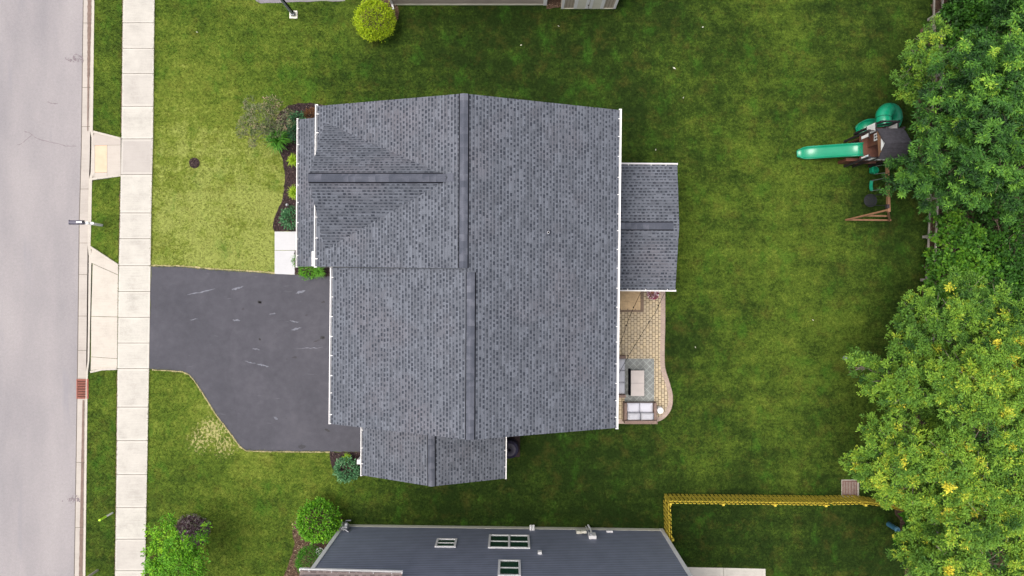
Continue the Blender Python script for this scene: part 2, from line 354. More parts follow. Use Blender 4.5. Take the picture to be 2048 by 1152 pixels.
# turf tone: dry or lush grass plus painted shade near houses and trees; thin patches
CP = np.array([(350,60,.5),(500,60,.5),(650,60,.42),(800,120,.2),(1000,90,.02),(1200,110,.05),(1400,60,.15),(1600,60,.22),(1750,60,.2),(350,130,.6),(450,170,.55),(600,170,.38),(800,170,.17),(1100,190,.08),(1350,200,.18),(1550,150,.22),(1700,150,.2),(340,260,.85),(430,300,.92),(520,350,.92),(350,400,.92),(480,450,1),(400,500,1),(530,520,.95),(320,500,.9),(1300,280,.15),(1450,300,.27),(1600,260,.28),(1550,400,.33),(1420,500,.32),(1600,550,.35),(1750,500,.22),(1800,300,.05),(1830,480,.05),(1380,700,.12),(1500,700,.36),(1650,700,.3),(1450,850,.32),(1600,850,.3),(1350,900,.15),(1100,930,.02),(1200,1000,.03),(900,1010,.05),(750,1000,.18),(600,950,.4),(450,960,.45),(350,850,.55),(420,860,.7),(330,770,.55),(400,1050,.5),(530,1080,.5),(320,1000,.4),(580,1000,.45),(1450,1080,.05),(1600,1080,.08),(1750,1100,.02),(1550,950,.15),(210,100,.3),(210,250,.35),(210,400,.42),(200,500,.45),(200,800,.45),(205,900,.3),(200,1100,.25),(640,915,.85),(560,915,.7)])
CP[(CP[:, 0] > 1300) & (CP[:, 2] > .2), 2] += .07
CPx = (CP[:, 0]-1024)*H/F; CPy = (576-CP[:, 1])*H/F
def dry_shade_at(x, y):
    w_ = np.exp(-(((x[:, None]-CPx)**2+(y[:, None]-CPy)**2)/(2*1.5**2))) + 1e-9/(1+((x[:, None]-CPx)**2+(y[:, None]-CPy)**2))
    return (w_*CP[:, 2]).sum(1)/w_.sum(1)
BARE = [(425, 860, 0.9, 1.0), (400, 880, 0.9, 0.9), (450, 890, 0.9, 0.9), (620, 925, 0.5, 0.5), (395, 1100, .6, .4), (350, 265, .15, .7), (1560, 1030, 1.2, .35), (1620, 1060, 1.2, .3), (590, 1050, 0.35, .9), (1310, 1010, .5, .4), (380,240,.3,.35)]
def bareness(x, y):
    r = np.zeros_like(x)
    for px, py, s_, a in BARE:
        c = P(px, py); r = np.maximum(r, a*np.exp(-((x-c.x)**2+(y-c.y)**2)/(2*s_*s_)))
    return r
def np_mesh(name, verts, faces_flat, nper, mat_, parent=None, attrs=None, smooth=False):
    me = bpy.data.meshes.new(name); nv = len(verts); nf = len(faces_flat)//nper
    me.vertices.add(nv); me.vertices.foreach_set('co', np.asarray(verts, dtype=np.float32).ravel())
    me.loops.add(nf*nper); me.loops.foreach_set('vertex_index', np.asarray(faces_flat, dtype=np.int32))
    me.polygons.add(nf); me.polygons.foreach_set('loop_start', np.arange(0, nf*nper, nper, dtype=np.int32))
    me.update(calc_edges=True); me.validate()
    for k, a in (attrs or {}).items():
        at = me.attributes.new(k, 'FLOAT', 'POINT'); at.data.foreach_set('value', np.asarray(a, dtype=np.float32))
    me.materials.append(mat_); o = bpy.data.objects.new(name, me); C.objects.link(o)
    if parent is not None: o.parent = parent; o.matrix_parent_inverse = Matrix.Translation(-parent.location)
    return o
# lawn sheet (runs from the back of the curb far out on the house side)
ys = np.concatenate([[-80, -40, -25], np.linspace(-16, 16, 129), [25, 40, 80]])
ts = np.concatenate([np.linspace(0, 46, 185), [52, 60, 80, 110]])
vx = []; vy = []
for y in ys:
    x0 = (lin(CURB, 576-y*F/H)-1024)*H/F - 0.04
    vx.append(x0+ts); vy.append(np.full_like(ts, y))
vx = np.concatenate(vx); vy = np.concatenate(vy); nx = len(ts)
idx = np.arange(len(ys)*nx).reshape(len(ys), nx)
q = np.stack([idx[:-1, :-1], idx[:-1, 1:], idx[1:, 1:], idx[1:, :-1]], -1).ravel()
lawn = np_mesh('lawn', np.stack([vx, vy, np.zeros_like(vx)], 1), q, 4, M['grass'], attrs={'dry': dry_shade_at(vx, vy), 'bare': bareness(vx, vy)})
tag(lawn, kind='structure')
b_ = MB(); b_.box(-150, 150, -150, 150, -0.6, -0.30); tag(b_.build('ground', M['litter']), kind='structure')

# road, gutter pan, curb
ZR = -0.12
b_ = MB()
pts = [P(x, y, ZR) for x, y in ROADE]
b_.face([Vector((-33, pts[0].y, ZR))] + pts + [Vector((-33, pts[-1].y, ZR))])
tag(b_.build('road', M['road']), kind='structure')
b_ = MB()
PAN = [(x+17.5-0.0, y) for x, y in ROADE]
for i in range(len(ROADE)-1):
    a, c = P(*ROADE[i], ZR), P(*ROADE[i+1], ZR); a2, c2 = P(*PAN[i], ZR), P(*PAN[i+1], ZR)
    a.z = c.z = ZR+0.004; a2.z = c2.z = ZR-0.01
    b_.face([a, c, c2, a2])
tag(b_.build('gutter_pan', M['curb_pan']), kind='structure')
def curb_run(y0, y1, top0, top1, n=12):
    for k in range(n):
        ya, yb = y0+(y1-y0)*k/n, y0+(y1-y0)*(k+1)/n; za, zb = top0+(top1-top0)*k/n, top0+(top1-top0)*(k+1)/n
        pa, pb = P(lin(PAN, ya)-0.5, ya), P(lin(PAN, yb)-0.5, yb); qa, qb = P(lin(CURB, ya), ya), P(lin(CURB, yb), yb)
        up = lambda p, z: Vector((p.x, p.y, z))
        bb = [up(pa, -0.2), up(pb, -0.2), up(qb, -0.2), up(qa, -0.2)]; tt = [up(pa, za), up(pb, zb), up(qb, zb), up(qa, za)]
        tt[0].x += 0.03; tt[1].x += 0.03
        cb.face(tt); cb.face([bb[0], bb[1], tt[1], tt[0]]); cb.face([bb[2], bb[3], tt[3], tt[2]])
cb = MB()
curb_run(-300, 262, .02, .02, 20); curb_run(262, 275, .02, -.09, 2); curb_run(275, 345, -.09, -.09, 3); curb_run(345, 358, -.09, .02, 2)
curb_run(358, 490, .02, .02, 6); curb_run(490, 512, .02, -.08, 2); curb_run(512, 722, -.08, -.08, 8); curb_run(722, 742, -.08, .02, 2); curb_run(742, 1450, .02, .02, 24)
tag(cb.build('curb', M['curb']), kind='structure')
# dirt washed along the gutter, and curb joints
def strip(name, pts, wfun, z, m, seed=0):
    r = random.Random(seed); b = MB(); L = []; 
    for i, p in enumerate(pts):
        d = (pts[min(i+1, len(pts)-1)]-pts[max(i-1, 0)]).normalized(); n_ = Vector((-d.y, d.x, 0)); wv = wfun(i/(len(pts)-1), r)
        L.append((p+n_*wv+Vector((0, 0, z)), p-n_*wv+Vector((0, 0, z))))
    for i in range(len(L)-1): b.face([L[i][0], L[i+1][0], L[i+1][1], L[i][1]])
    return tag(b.build(name, m), kind='structure')
def pan_line(y0, y1, off, n=60): return [Vector((P(lin(ROADE, y)+off, y, ZR).x, P(0, y, ZR).y, ZR)) for y in np.linspace(y0, y1, n)]
M['sediment'] = simple('wet_sediment', (0.15, 0.105, 0.085), 0.8, 0.3, 6)
strip('gutter_sediment', pan_line(-20, 262, 13.0), lambda t, r: 0.09*(1-t*0.9)*(0.8+r.random()*0.4)+0.01, 0.006, M['sediment'], 3)
strip('gutter_sediment', pan_line(800, 1180, 13.5), lambda t, r: 0.04+0.05*t*(0.8+r.random()*0.4)+0.01*r.random(), 0.006, M['sediment'], 4)
b_ = MB()
for y in (46, 175, 253, 378, 486, 549, 632, 701, 925, 1055):
    a = P(lin(ROADE, y), y, ZR); c = P(lin(PAN, y), y, ZR); a.z = c.z = ZR+0.008; b_.bar(a, c, 0.018, 0.004)
a = [P(x+0.6, y, ZR) for x, y in ROADE]
for i in range(len(a)-1): b_.bar(a[i]+Vector((0, 0, .006)), a[i+1]+Vector((0, 0, .006)), 0.03, 0.006)
tag(b_.build('gutter_joint', M['joint']), kind='structure')
M['crack'] = simple('tar_crack', (0.17, 0.14, 0.15), 0.9, 0.3, 9)
for k, (pl, wd) in enumerate([([(50,264),(58,265),(64,270),(74,277),(100,284),(118,288),(132,292),(158,293)], .012), ([(64,270),(52,280),(42,288),(32,290)], .012), ([(54,264),(48,262)], .01), ([(95,204),(105,207),(118,207)], .02)]):
    pts = [];
    for i in range(len(pl)-1):
        for t in np.linspace(0, 1, 6)[:-1]: pts.append(P(pl[i][0]*(1-t)+pl[i+1][0]*t, pl[i][1]*(1-t)+pl[i+1][1]*t+random.uniform(-.6, .6), ZR))
    strip('road_crack', pts, lambda t, r, wd=wd: wd*(0.5+r.random()), 0.005, M['crack'], k)
# tar spatter at the gutter
for cx, cy in ((157, 118), (150, 998)):
    b_ = MB()
    for k in range(70):
        a = abs(random.gauss(0, 1)); x = cx-a*13+10; y = cy+random.gauss(0, 3.5); r_ = random.uniform(.008, .035)
        c = P(x, y, ZR); z = ZR+0.009 + k*1e-5; n = 6
        b_.face([Vector((c.x+r_*math.cos(t*1.047), c.y+r_*math.sin(t*1.047)*1.2, z)) for t in range(n)])
    tag(b_.build('tar_spatter', M['crack']), kind='structure')

# sidewalk
JY = [-300, -200, -150, -100, -52, -3, 46, 97, 147, 213, 278, 349, 426, 477.5, 531.5, 583, 634.5, 686, 737, 814, 881, 949, 1015, 1078, 1141, 1205, 1270, 1340, 1450]
TN = [.1,.1,.1,.1,.1,.1,.15,.2,.3,.05,.6,.05,.1,.1,0,0,0,.05,.1,.12,.15,.2,.0,.3,.1,.1,.1,.1]
def quad_slab(b, q4, z, gap=0.012, tint=0.0, base=-0.1):
    c = sum(q4, Vector())/4; Q = []
    for p in q4:
        d = (c-p); d.z = 0; Q.append(Vector((p.x+math.copysign(gap, d.x), p.y+math.copysign(gap, d.y), z)))
    b.face(Q, 0, [(0, 0), (1, 0), (1, 1), (0, 1)], tint)
    for k in range(4):
        a, e = Q[k], Q[(k+1) % 4]; b.face([a, e, Vector((e.x, e.y, base)), Vector((a.x, a.y, base))], 0, None, tint)
sw = MB()
for i in range(len(JY)-1):
    y0, y1 = JY[i], JY[i+1]
    quad_slab(sw, [P(lin(SWL, y1), y1), P(lin(SWR, y1), y1), P(lin(SWR, y0), y0), P(lin(SWL, y0), y0)], 0.025 + (i % 2)*0.002, 0.013, TN[i]+0.001)
tag(sw.build('sidewalk', M['concrete']), kind='structure')
b_ = MB(); b_.face([P(x, y, 0)+Vector((0, 0, .006)) for x, y in SWL] + [P(x, y, 0)+Vector((0, 0, .006)) for x, y in reversed(SWR)])
tag(b_.build('sidewalk_bed', M['joint']), kind='structure')
# curb ramp and driveway apron (slope from sidewalk down to the gutter)
def ramp(b, pts, tint=0.0):      # pts: (px,py); height follows distance from the sidewalk
    out = []
    for x, y in pts:
        l, r = lin(PAN, y), lin(SWL, y); t = min(1, max(0, (r-x)/(r-l))); out.append(P(x, y) + Vector((0, 0, 0.028-0.10*t)))
    b.face(out, 0, None, tint)
# the lawn sheet is cut away under apron and ramp by lowering it there
def lower_lawn(polys):
    me = lawn.data; co_ = np.empty(len(me.vertices)*3, dtype=np.float32); me.vertices.foreach_get('co', co_); co_ = co_.reshape(-1, 3)
    for pl in polys: co_[inside(co_[:, 0], co_[:, 1], pl), 2] = -0.14
    me.vertices.foreach_set('co', co_.ravel())
def inside(x, y, poly):
    r = np.zeros(len(x), bool); n = len(poly)
    for i in range(n):
        x0, y0 = poly[i][0], poly[i][1]; x1, y1 = poly[(i+1) % n][0], poly[(i+1) % n][1]
        if y0 == y1: continue
        c = ((y0 > y) != (y1 > y)) & (x < (x1-x0)*(y-y0)/(y1-y0)+x0); r ^= c
    return r
RAMP = [(181, 264), (188, 264), (243, 278.5), (242.5, 349), (186, 358), (180, 356)]
APRON = [(176, 494), (184, 496), (205, 511), (237, 532), (235, 735), (205, 737), (184, 741), (173, 745), (170, 738)]
ap = MB()
ramp(ap, [(183, 265), (188, 265), (242, 278.8), (242, 290), (184, 290)], .5); ramp(ap, [(214, 290.4), (242, 290.4), (242, 349), (214, 353)], .35); ramp(ap, [(183, 290.4), (188, 290.4), (188, 356), (182, 357)], .2); ramp(ap, [(188.4,345),(213.6,345),(213.6,353),(188.4,356.5)], .3)
ramp(ap, [(178, 494), (184, 496), (237, 532), (237, 549.5), (184, 527), (176.5, 524)], .1)
ramp(ap, [(184, 527.8), (236.7, 550.3), (235.8, 633.5), (181, 632.5)], .02); ramp(ap, [(181, 633.3), (235.8, 634.3), (235, 717), (180.5, 713.5)], .04)
ramp(ap, [(180.5, 714.2), (235, 717.7), (234.8, 735.5), (205, 736.5), (184, 740.5), (179.5, 741)], .02)
tag(ap.build('driveway_apron', M['curb']), kind='structure')
ap = MB()
ramp(ap, [(188.4, 290.4), (213.6, 290.4), (213.6, 344.6), (188.4, 344.6)]); tag(ap.build('warning_pad', M['peach']), kind='structure')
APW = [[P(*p) for p in RAMP], [P(*p) for p in APRON]]
lower_lawn([[P(x, y) for x, y in [(170, 258), (188, 262), (240, 276), (240, 352), (170, 362)]], [P(x, y) for x, y in [(165, 490), (184, 494), (233, 528), (233, 738), (184, 744), (165, 748)]]])
# curb returns of the apron
b_ = MB()
for A, B in (((181, 494), (237, 531)), ((181, 744), (205, 738.5)), ((205, 738.5), (234, 737.5)), ((187, 263.5), (242, 277.5)), ((185, 358), (242, 350.5))):
    b_.bar(P(*A)+Vector((0, 0, -0.03)), P(*B)+Vector((0, 0, -0.03)), 0.10, 0.12)
tag(b_.build('apron_edge', M['curb']), kind='structure')

# driveway
def wob(pts, step=0.25, amp=0.02, z=0.0, seed=1):
    r = random.Random(seed); out = []
    for i in range(len(pts)):
        a, c = pts[i], pts[(i+1) % len(pts)]; n = max(1, int((c-a).length/step)); d = (c-a)
        nn = Vector((-d.y, d.x, 0)).normalized() if d.length else Vector()
        for k in range(n): p = a+d*(k/n); out.append(Vector((p.x, p.y, z)) + nn*(r.uniform(-amp, amp) if k else 0))
    return out
DRIVE = [(302.5, 532), (360, 533), (430, 539), (500, 543), (549, 547), (590, 549), (640, 553), (700, 552), (760, 600), (760, 870), (725, 903), (660, 903.5), (600, 903), (540, 902.5), (492, 901), (480, 893), (462, 868), (430, 826), (405, 785), (388, 760), (378, 749), (366, 743.5), (340, 741), (299, 738.5)]
b_ = MB(); dv = wob(px_poly(DRIVE), 0.2, 0.018, 0.014, 5); b_.prism(dv, -0.08, 0.014)
tag(b_.build('driveway', M['asphalt']), kind='structure')
M['scuff'] = simple('pale_scuff', (0.13, 0.135, 0.16), 0.8, 0.35, 9); M['oil'] = simple('oil_spot', (0.016, 0.016, 0.018), 0.6, 0.3, 9)
for k, (x0, y0, x1, y1, wd, mk_) in enumerate([(464, 579, 487, 573, .05, 'scuff'), (592, 587, 611, 581, .06, 'scuff'), (583, 660, 603, 655, .05, 'scuff'), (580, 641, 598, 645, .03, 'scuff'), (539, 629, 552, 626, .03, 'scuff'), (466, 640, 480, 641, .06, 'scuff'), (490, 722, 512, 727, .025, 'scuff'), (515, 728, 538, 733, .05, 'scuff'), (600, 697, 646, 695, .02, 'scuff'), (375, 590, 430, 578, .035, 'scuff'), (505, 697, 520, 699, .03, 'scuff'), (548, 834, 556, 838, .05, 'scuff'), (380, 640, 396, 637, .02, 'scuff'), (700, 745, 712, 748, .02, 'scuff'), (516, 603, 523, 606, .07, 'oil'), (641, 676, 650, 675, .08, 'oil'), (627, 684, 641, 679, .02, 'oil'), (518, 678, 522, 679, .04, 'oil'), (643, 605, 650, 604, .04, 'oil'), (650, 858, 660, 863, .05, 'oil')]):
    strip('driveway_scuff' if mk_ == 'scuff' else 'oil_spot', [P(x0+(x1-x0)*t, y0+(y1-y0)*t+random.uniform(-1, 1)) for t in np.linspace(0, 1, 14)], lambda t, r, wd=wd: wd*math.sin(math.pi*min(.97, t+.03))**.6*(0.35+r.random()*.9), 0.0185+k*.0002, M[mk_], 40+k)
# older, duller asphalt of the street-side section: a faint seam
strip('driveway_seam', [P(*p) for p in [(455, 541), (462, 590), (470, 640), (468, 720), (452, 775), (425, 812)]], lambda t, r: 0.012, 0.018, M['asphalt'], 1)
b_ = MB(); top = [P(x, -40) for x in (505, 700)] ; b_.prism(wob(px_poly([(500, -60), (700, -60), (690, 2), (600, 3.5), (560, 6), (522, 7), (512, 2), (505, -10)]), .3, .02, 0), -.08, .014)
tag(b_.build('driveway_of_next_house', simple('grey_asphalt', (0.17, 0.155, 0.175), .9, .15, 5)), kind='structure')
M['dry_edge'] = simple('dry_thatch', (0.34, 0.29, 0.15), 0.95, 0.4, 12); M['dirt_edge'] = simple('bare_dirt', (0.17, 0.11, 0.07), 0.95, 0.4, 12)
def edge_line(name, pts, wd, m, z, seed):
    out = []
    for i in range(len(pts)-1):
        L = (pts[i+1]-pts[i]).length; k = max(1, int(L/.12))
        out += [pts[i].lerp(pts[i+1], j/k)+Vector((random.uniform(-.01, .01), random.uniform(-.01, .01), 0)) for j in range(k)]
    strip(name, out, lambda t, r: wd*(0.3+r.random()), z, M[m], seed)
edge_line('turf_edge', [P(x, y-1) for x, y in DRIVE[:6]], .035, 'dry_edge', .021, 1)
edge_line('turf_edge', [P(x, y+.6) for x, y in DRIVE[11:]], .030, 'dry_edge', .021, 2)
edge_line('turf_edge', [P(x-.8, y) for x, y in SWL if y < 265] + [P(242.5, 272)], .022, 'dirt_edge', .009, 3)
edge_line('turf_edge', [P(240.2, 360), P(239.5, 440), P(237.8, 525)], .022, 'dirt_edge', .009, 4)
edge_line('turf_edge', [P(234.8, 745), P(232.5, 950), P(230, 1152)], .028, 'dirt_edge', .009, 5)
# front walk slabs, back patio slab of the neighbour
b_ = MB(); quad_slab(b_, [P(549.5, 500.5), P(602, 500.5), P(602, 463), P(549.5, 463)], 0.03, .006, .001); quad_slab(b_, [P(549.5, 548), P(590, 549.5), P(590, 501), P(549.5, 501)], 0.03, .006, .001)
tag(b_.build('front_walk', M['slab']), kind='structure')
b_ = MB(); quad_slab(b_, [P(1340, 1200), P(1447, 1200), P(1447, 1135), P(1340, 1133)], 0.03, .01, .1); quad_slab(b_, [P(1447, 1200), P(1531, 1200), P(1531, 1137), P(1447, 1135)], 0.03, .01, .1)
tag(b_.build('concrete_pad', M['concrete']), kind='structure')

# mulch beds: chips modelled on a dark sheet
MULCH = {
 'front': [(549, 463), (546, 450), (549, 437), (556, 420), (565, 400), (569, 380), (570, 350), (567, 325), (560, 305), (548, 290), (540, 275), (545, 255), (560, 225), (575, 212), (597, 206), (620, 206), (660, 212), (660, 463)],
 'step': [(590, 500), (590, 549), (640, 553), (672, 552), (672, 500)],
 'side': [(659, 904), (725, 904), (735, 950), (700, 955), (675, 945), (664, 935)],
 'ring': [(389+10.5*math.cos(t), 326+10.5*math.sin(t)) for t in np.linspace(0, 6.28, 20)[:-1]],
 'topbush': [(757+41*math.cos(t), 26+38*math.sin(t)) for t in np.linspace(0, 6.28, 24)[:-1]],
 'tree': [(385+34*math.cos(t), 1062+31*math.sin(t)) for t in np.linspace(0, 6.28, 24)[:-1]],
 'corner': [(640, 1012), (665, 1020), (686, 1040), (690, 1048), (640, 1250), (575, 1250), (568, 1152), (580, 1118), (590, 1090), (585, 1060), (600, 1020)],
 'gap': [(1093, -30), (1122, -30), (1122, 14), (1093, 18)],
}
mul_polys = {}
for k, (nm, pl) in enumerate(MULCH.items()):
    b = MB(); w_ = wob(px_poly(pl), 0.15, 0.025, 0.02, 20+k); mul_polys[nm] = w_; b.prism(w_, -0.05, 0.02)
    tag(b.build('mulch_bed', M['mulch'] if nm not in ('corner', 'gap', 'topbush') else M['litter']), kind='structure')
def chips(name, poly, n, m, z=0.022, L=(0.03, 0.08), tint=(0, 1)):
    xs = [p.x for p in poly]; ysx = [p.y for p in poly]
    x = rng.uniform(min(xs), max(xs), n*2); y = rng.uniform(min(ysx), max(ysx), n*2); k = inside(x, y, poly); x = x[k]; y = y[k]; n = len(x)
    a = rng.uniform(0, math.pi, n); l = rng.uniform(L[0], L[1], n)/2; w2 = l*rng.uniform(.2, .4, n); tz = rng.uniform(-.5, .5, n)*l; zz = z+rng.uniform(0.005, .03, n)
    dx, dy = np.cos(a)*l, np.sin(a)*l; ex, ey = -np.sin(a)*w2, np.cos(a)*w2
    V = np.stack([np.stack([x-dx-ex, y-dy-ey, zz-tz], 1), np.stack([x+dx-ex, y+dy-ey, zz+tz], 1), np.stack([x+dx+ex, y+dy+ey, zz+tz+.005], 1), np.stack([x-dx+ex, y-dy+ey, zz-tz+.005], 1)], 1).reshape(-1, 3)
    V[:, 2] = np.maximum(V[:, 2], z-.0)
    return tag(np_mesh(name, V, np.arange(n*4), 4, m, attrs={'tint': np.repeat(rng.random(n), 4)}), kind='stuff')
mchip = leafmat('mulch_chips', [(0, (0.012, 0.008, 0.009)), (.6, (0.045, 0.027, 0.027)), (.93, (0.085, 0.055, 0.05)), (1, (.2, .15, .13))], .9, 0)
lchip = leafmat('litter_chips', [(0, (0.03, 0.018, 0.012)), (.5, (0.09, 0.055, 0.035)), (.85, (0.17, 0.11, 0.07)), (1, (.36, .28, .2))], .9, 0)
for nm in mul_polys:
    light = nm in ('corner', 'gap', 'topbush'); xs = [p.x for p in mul_polys[nm]]; yy = [p.y for p in mul_polys[nm]]
    chips('mulch_chips', mul_polys[nm], int((max(xs)-min(xs))*(max(yy)-min(yy))*260), lchip if light else mchip)

# patio
def smooth_poly(pts, n=8):
    out = []; L = len(pts)
    for i in range(L-1):
        p0, p1, p2, p3 = pts[max(i-1, 0)], pts[i], pts[i+1], pts[min(i+2, L-1)]
        for k in range(n):
            t = k/n; out.append(0.5*((2*p1)+(-p0+p2)*t+(2*p0-5*p1+4*p2-p3)*t*t+(-p0+3*p1-3*p2+p3)*t**3))
    out.append(pts[-1]); return out
edge = smooth_poly([P(x, y) for x, y in [(1330, 560), (1330, 600), (1330, 650), (1329, 700), (1330, 735), (1338, 762), (1345, 790), (1343, 815), (1332, 833), (1315, 843), (1290, 846), (1262, 847), (1230, 847)]], 8)
pat = [P(1200, 560)] + edge + [P(1200, 847)]
b_ = MB(); b_.prism([(p.x, p.y) for p in pat], -.05, .03); tag(b_.build('patio', M['paver']), kind='structure')
b_ = MB(); acc = 0; bd = []
for i in range(len(edge)-1):
    a, c = edge[i], edge[i+1]; d = c-a; n_ = Vector((d.y, -d.x, 0)).normalized()*-1
    for nn in (1,):
        pass
    bd.append((a, c))
# soldier course, one brick after another along the curved edge
tot = 0; seglen = [(c-a).length for a, c in bd]; S_ = sum(seglen); nb = int(S_/0.115)
def along(s_):
    for (a, c), l in zip(bd, seglen):
        if s_ <= l: d = (c-a).normalized(); return a+d*s_, d
        s_ -= l
    return bd[-1][1], (bd[-1][1]-bd[-1][0]).normalized()
for k in range(nb):
    a, da = along(S_*k/nb+0.006); c, dc = along(S_*(k+1)/nb-0.006); na = Vector((da.y, -da.x, 0)); ncv = Vector((dc.y, -dc.x, 0))
    wd = 0.21
    q4 = [a+na*0.0, c+ncv*0.0, c+ncv*wd, a+na*wd]
    b_.face([Vector((p.x, p.y, .046)) for p in q4])
    for j in range(4): p, r_ = q4[j], q4[(j+1) % 4]; b_.face([Vector((p.x, p.y, .046)), Vector((r_.x, r_.y, .046)), Vector((r_.x, r_.y, 0)), Vector((p.x, p.y, 0))])
tag(b_.build('patio_border', M['paver_edge']), kind='structure')

# leaf litter along the tree line
LIT = [(1868, -60), (1865, 40), (1840, 60), (1830, 200), (1850, 400), (1858, 440), (1853, 520), (1845, 590), (1820, 650), (1780, 760), (1790, 880), (1780, 1000), (1800, 1040), (1820, 1200), (2300, 1200), (2300, -60)]
b_ = MB(); lw = wob(px_poly(LIT), .3, .12, .01, 77); b_.prism(lw, -.05, .016); tag(b_.build('woodland_floor', M['litter']), kind='structure')
chips('fallen_leaves', lw, 26000, lchip, .02, (.05, .11))

# grass blades, standing on the lawn sheet
EXC = [[P(x, y) for x, y in SWL] + [P(x, y) for x, y in reversed(SWR)], dv, [P(*p) for p in [(549.5, 463), (660, 463), (660, 549), (549.5, 548)]], pat, APW[0], APW[1], lw] + list(mul_polys.values()) \
    + [[P(*p) for p in q_] for q_ in ([(690, 1052), (1323, 1060), (1323, 1300), (690, 1300)], [(1340, 1134), (1531, 1137), (1531, 1300), (1340, 1300)], [(500, -60), (700, -60), (690, 2), (560, 6), (520, 6)], [(1122, -60), (1232, -60), (1232, 16), (1122, 16)], [(782, -60), (1092, -60), (1092, 12), (782, 12)], [(690, 300), (1180, 300), (1180, 780), (690, 780)])]
def blades(n):
    x = rng.uniform(-20.4, 21, n); y = rng.uniform(-14.3, 14.3, n); cx = np.interp(576-y*F/H, [c[1] for c in CURB], [(c[0]-1024)*H/F for c in CURB])
    k = x > cx + 0.02
    for e in EXC: k &= ~inside(x, y, e)
    x, y = x[k], y[k]; n = len(x); print('tufts', n)
    dr, ba = dry_shade_at(x, y), bareness(x, y); V = []; 
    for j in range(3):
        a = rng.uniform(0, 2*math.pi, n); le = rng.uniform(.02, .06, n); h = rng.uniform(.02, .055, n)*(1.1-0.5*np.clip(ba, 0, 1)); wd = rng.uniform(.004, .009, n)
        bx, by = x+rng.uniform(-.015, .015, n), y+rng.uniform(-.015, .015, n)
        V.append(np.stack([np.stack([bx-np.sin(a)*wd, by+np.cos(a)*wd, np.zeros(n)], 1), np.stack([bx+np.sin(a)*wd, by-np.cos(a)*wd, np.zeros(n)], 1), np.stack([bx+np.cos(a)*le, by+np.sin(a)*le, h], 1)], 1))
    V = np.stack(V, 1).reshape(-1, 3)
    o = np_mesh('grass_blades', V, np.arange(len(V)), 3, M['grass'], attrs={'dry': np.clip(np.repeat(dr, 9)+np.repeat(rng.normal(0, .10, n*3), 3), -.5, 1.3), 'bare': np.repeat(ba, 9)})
    return tag(o, kind='stuff')
blades(230000)
# ------------------------------------------------------------------ roofs, gutters, walls
def roof_face(b, pts, udir, t=0.14, off=(0, 0), under=1):
    """one sloping roof slab: shingled top, painted edges and soffit"""
    pts = [Vector(p) for p in pts]; n = sum(((pts[i]-pts[0]).cross(pts[(i+1) % len(pts)]-pts[0]) for i in range(1, len(pts)-1)), Vector()).normalized()
    if n.z < 0: n = -n
    u = Vector(udir); u = (u - n*u.dot(n)).normalized(); v = n.cross(u).normalized()
    if v.z < 0: v = -v
    o = pts[0]; uv = [((p-o).dot(u)+off[0], (p-o).dot(v)+off[1]) for p in pts]
    b.face(pts, 0, uv); lo = [p-Vector((0, 0, t)) for p in pts]; b.face(list(reversed(lo)), 1)
    for k in range(len(pts)): a, c = k, (k+1) % len(pts); b.face([lo[a], lo[c], pts[c], pts[a]], 1)
def ridge(parent, A, B, slope, half=0.15, lift=0.022, name='ridge_cap', vent=True, m='cap'):
    A = Vector(A); B = Vector(B); d = (B-A); d.z = 0; d.normalize(); n_ = Vector((-d.y, d.x, 0)); L = (B-A).length
    k = max(1, int(L/0.24)); b = MB()
    for i in range(k):
        p, q = A.lerp(B, i/k), A.lerp(B, (i+1)/k); tn = random.uniform(.05, 1)
        for s_ in (-1, 1):
            dn = n_*s_*half - Vector((0, 0, half*slope)); z1, z2 = Vector((0, 0, lift+.014)), Vector((0, 0, lift+.002))
            b.face([p+z1, q+z2, q+dn+z2, p+dn+z1], 0, None, tn)
            b.face([p+dn+z1, q+dn+z2, q+dn-Vector((0, 0, .01)), p+dn-Vector((0, 0, .01))])
        b.face([p+Vector((0,0,lift+.014))-n_*half-Vector((0,0,half*slope)), p+Vector((0,0,lift+.014)), p+Vector((0,0,lift+.014))+n_*half-Vector((0,0,half*slope)), p-n_*half-Vector((0,0,half*slope+.01)), p+n_*half-Vector((0,0,half*slope+.01))][:3])
    o = b.build(name, M[m], parent)
    if vent:
        b = MB()
        for s_ in (-1, 1):
            e = n_*s_*(half+.008); dz = Vector((0, 0, -(half+.008)*slope+lift*0.5))
            b.bar(A+e+dz, B+e+dz, 0.052, lift*1.2)
        b.build('ridge_vent', M['black'], parent)
    return o
def gutter(parent, A, B, out, w_=0.115, drop=0.0, ticks=0.72, name='gutter'):
    A = Vector(A); B = Vector(B); out = Vector(out).normalized(); d = (B-A).normalized(); b = MB(); z = Vector((0, 0, 1))
    A = A+z*(-0.02-drop); B = B+z*(-0.02-drop)
    b.bar(A+out*w_, B+out*w_, 0.026, 0.12); b.bar(A+out*(w_/2)-z*.06, B+out*(w_/2)-z*.06, w_, 0.012)
    for e in (A, B): b.bar(e-d*0.0-out*.01, e+out*(w_+.02), 0.03, .12)
    L = (B-A).length; k = int(L/ticks)
    for i in range(k):      # hangers across the trough
        p = A.lerp(B, (i+0.5+random.uniform(-.12, .12))/k)+z*.045; b.bar(p-out*.04, p+out*(w_), 0.025, 0.012)
    o = b.build(name, M['white'], parent)
    b = MB(); b.bar(A+out*(w_/2-.01)-z*.050, B+out*(w_/2-.01)-z*.050, w_-.04, 0.006); b.build('gutter_grime', M['rust_dark'] if False else M['grey'], o)  # grey strip along the trough floor
    return o
def box_walls(parent, x0, x1, y0, y1, z0, z1, m, name='wall'):
    b = MB(); b.box(x0, x1, y0, y1, z0, z1); return b.build(name, M[m], parent)
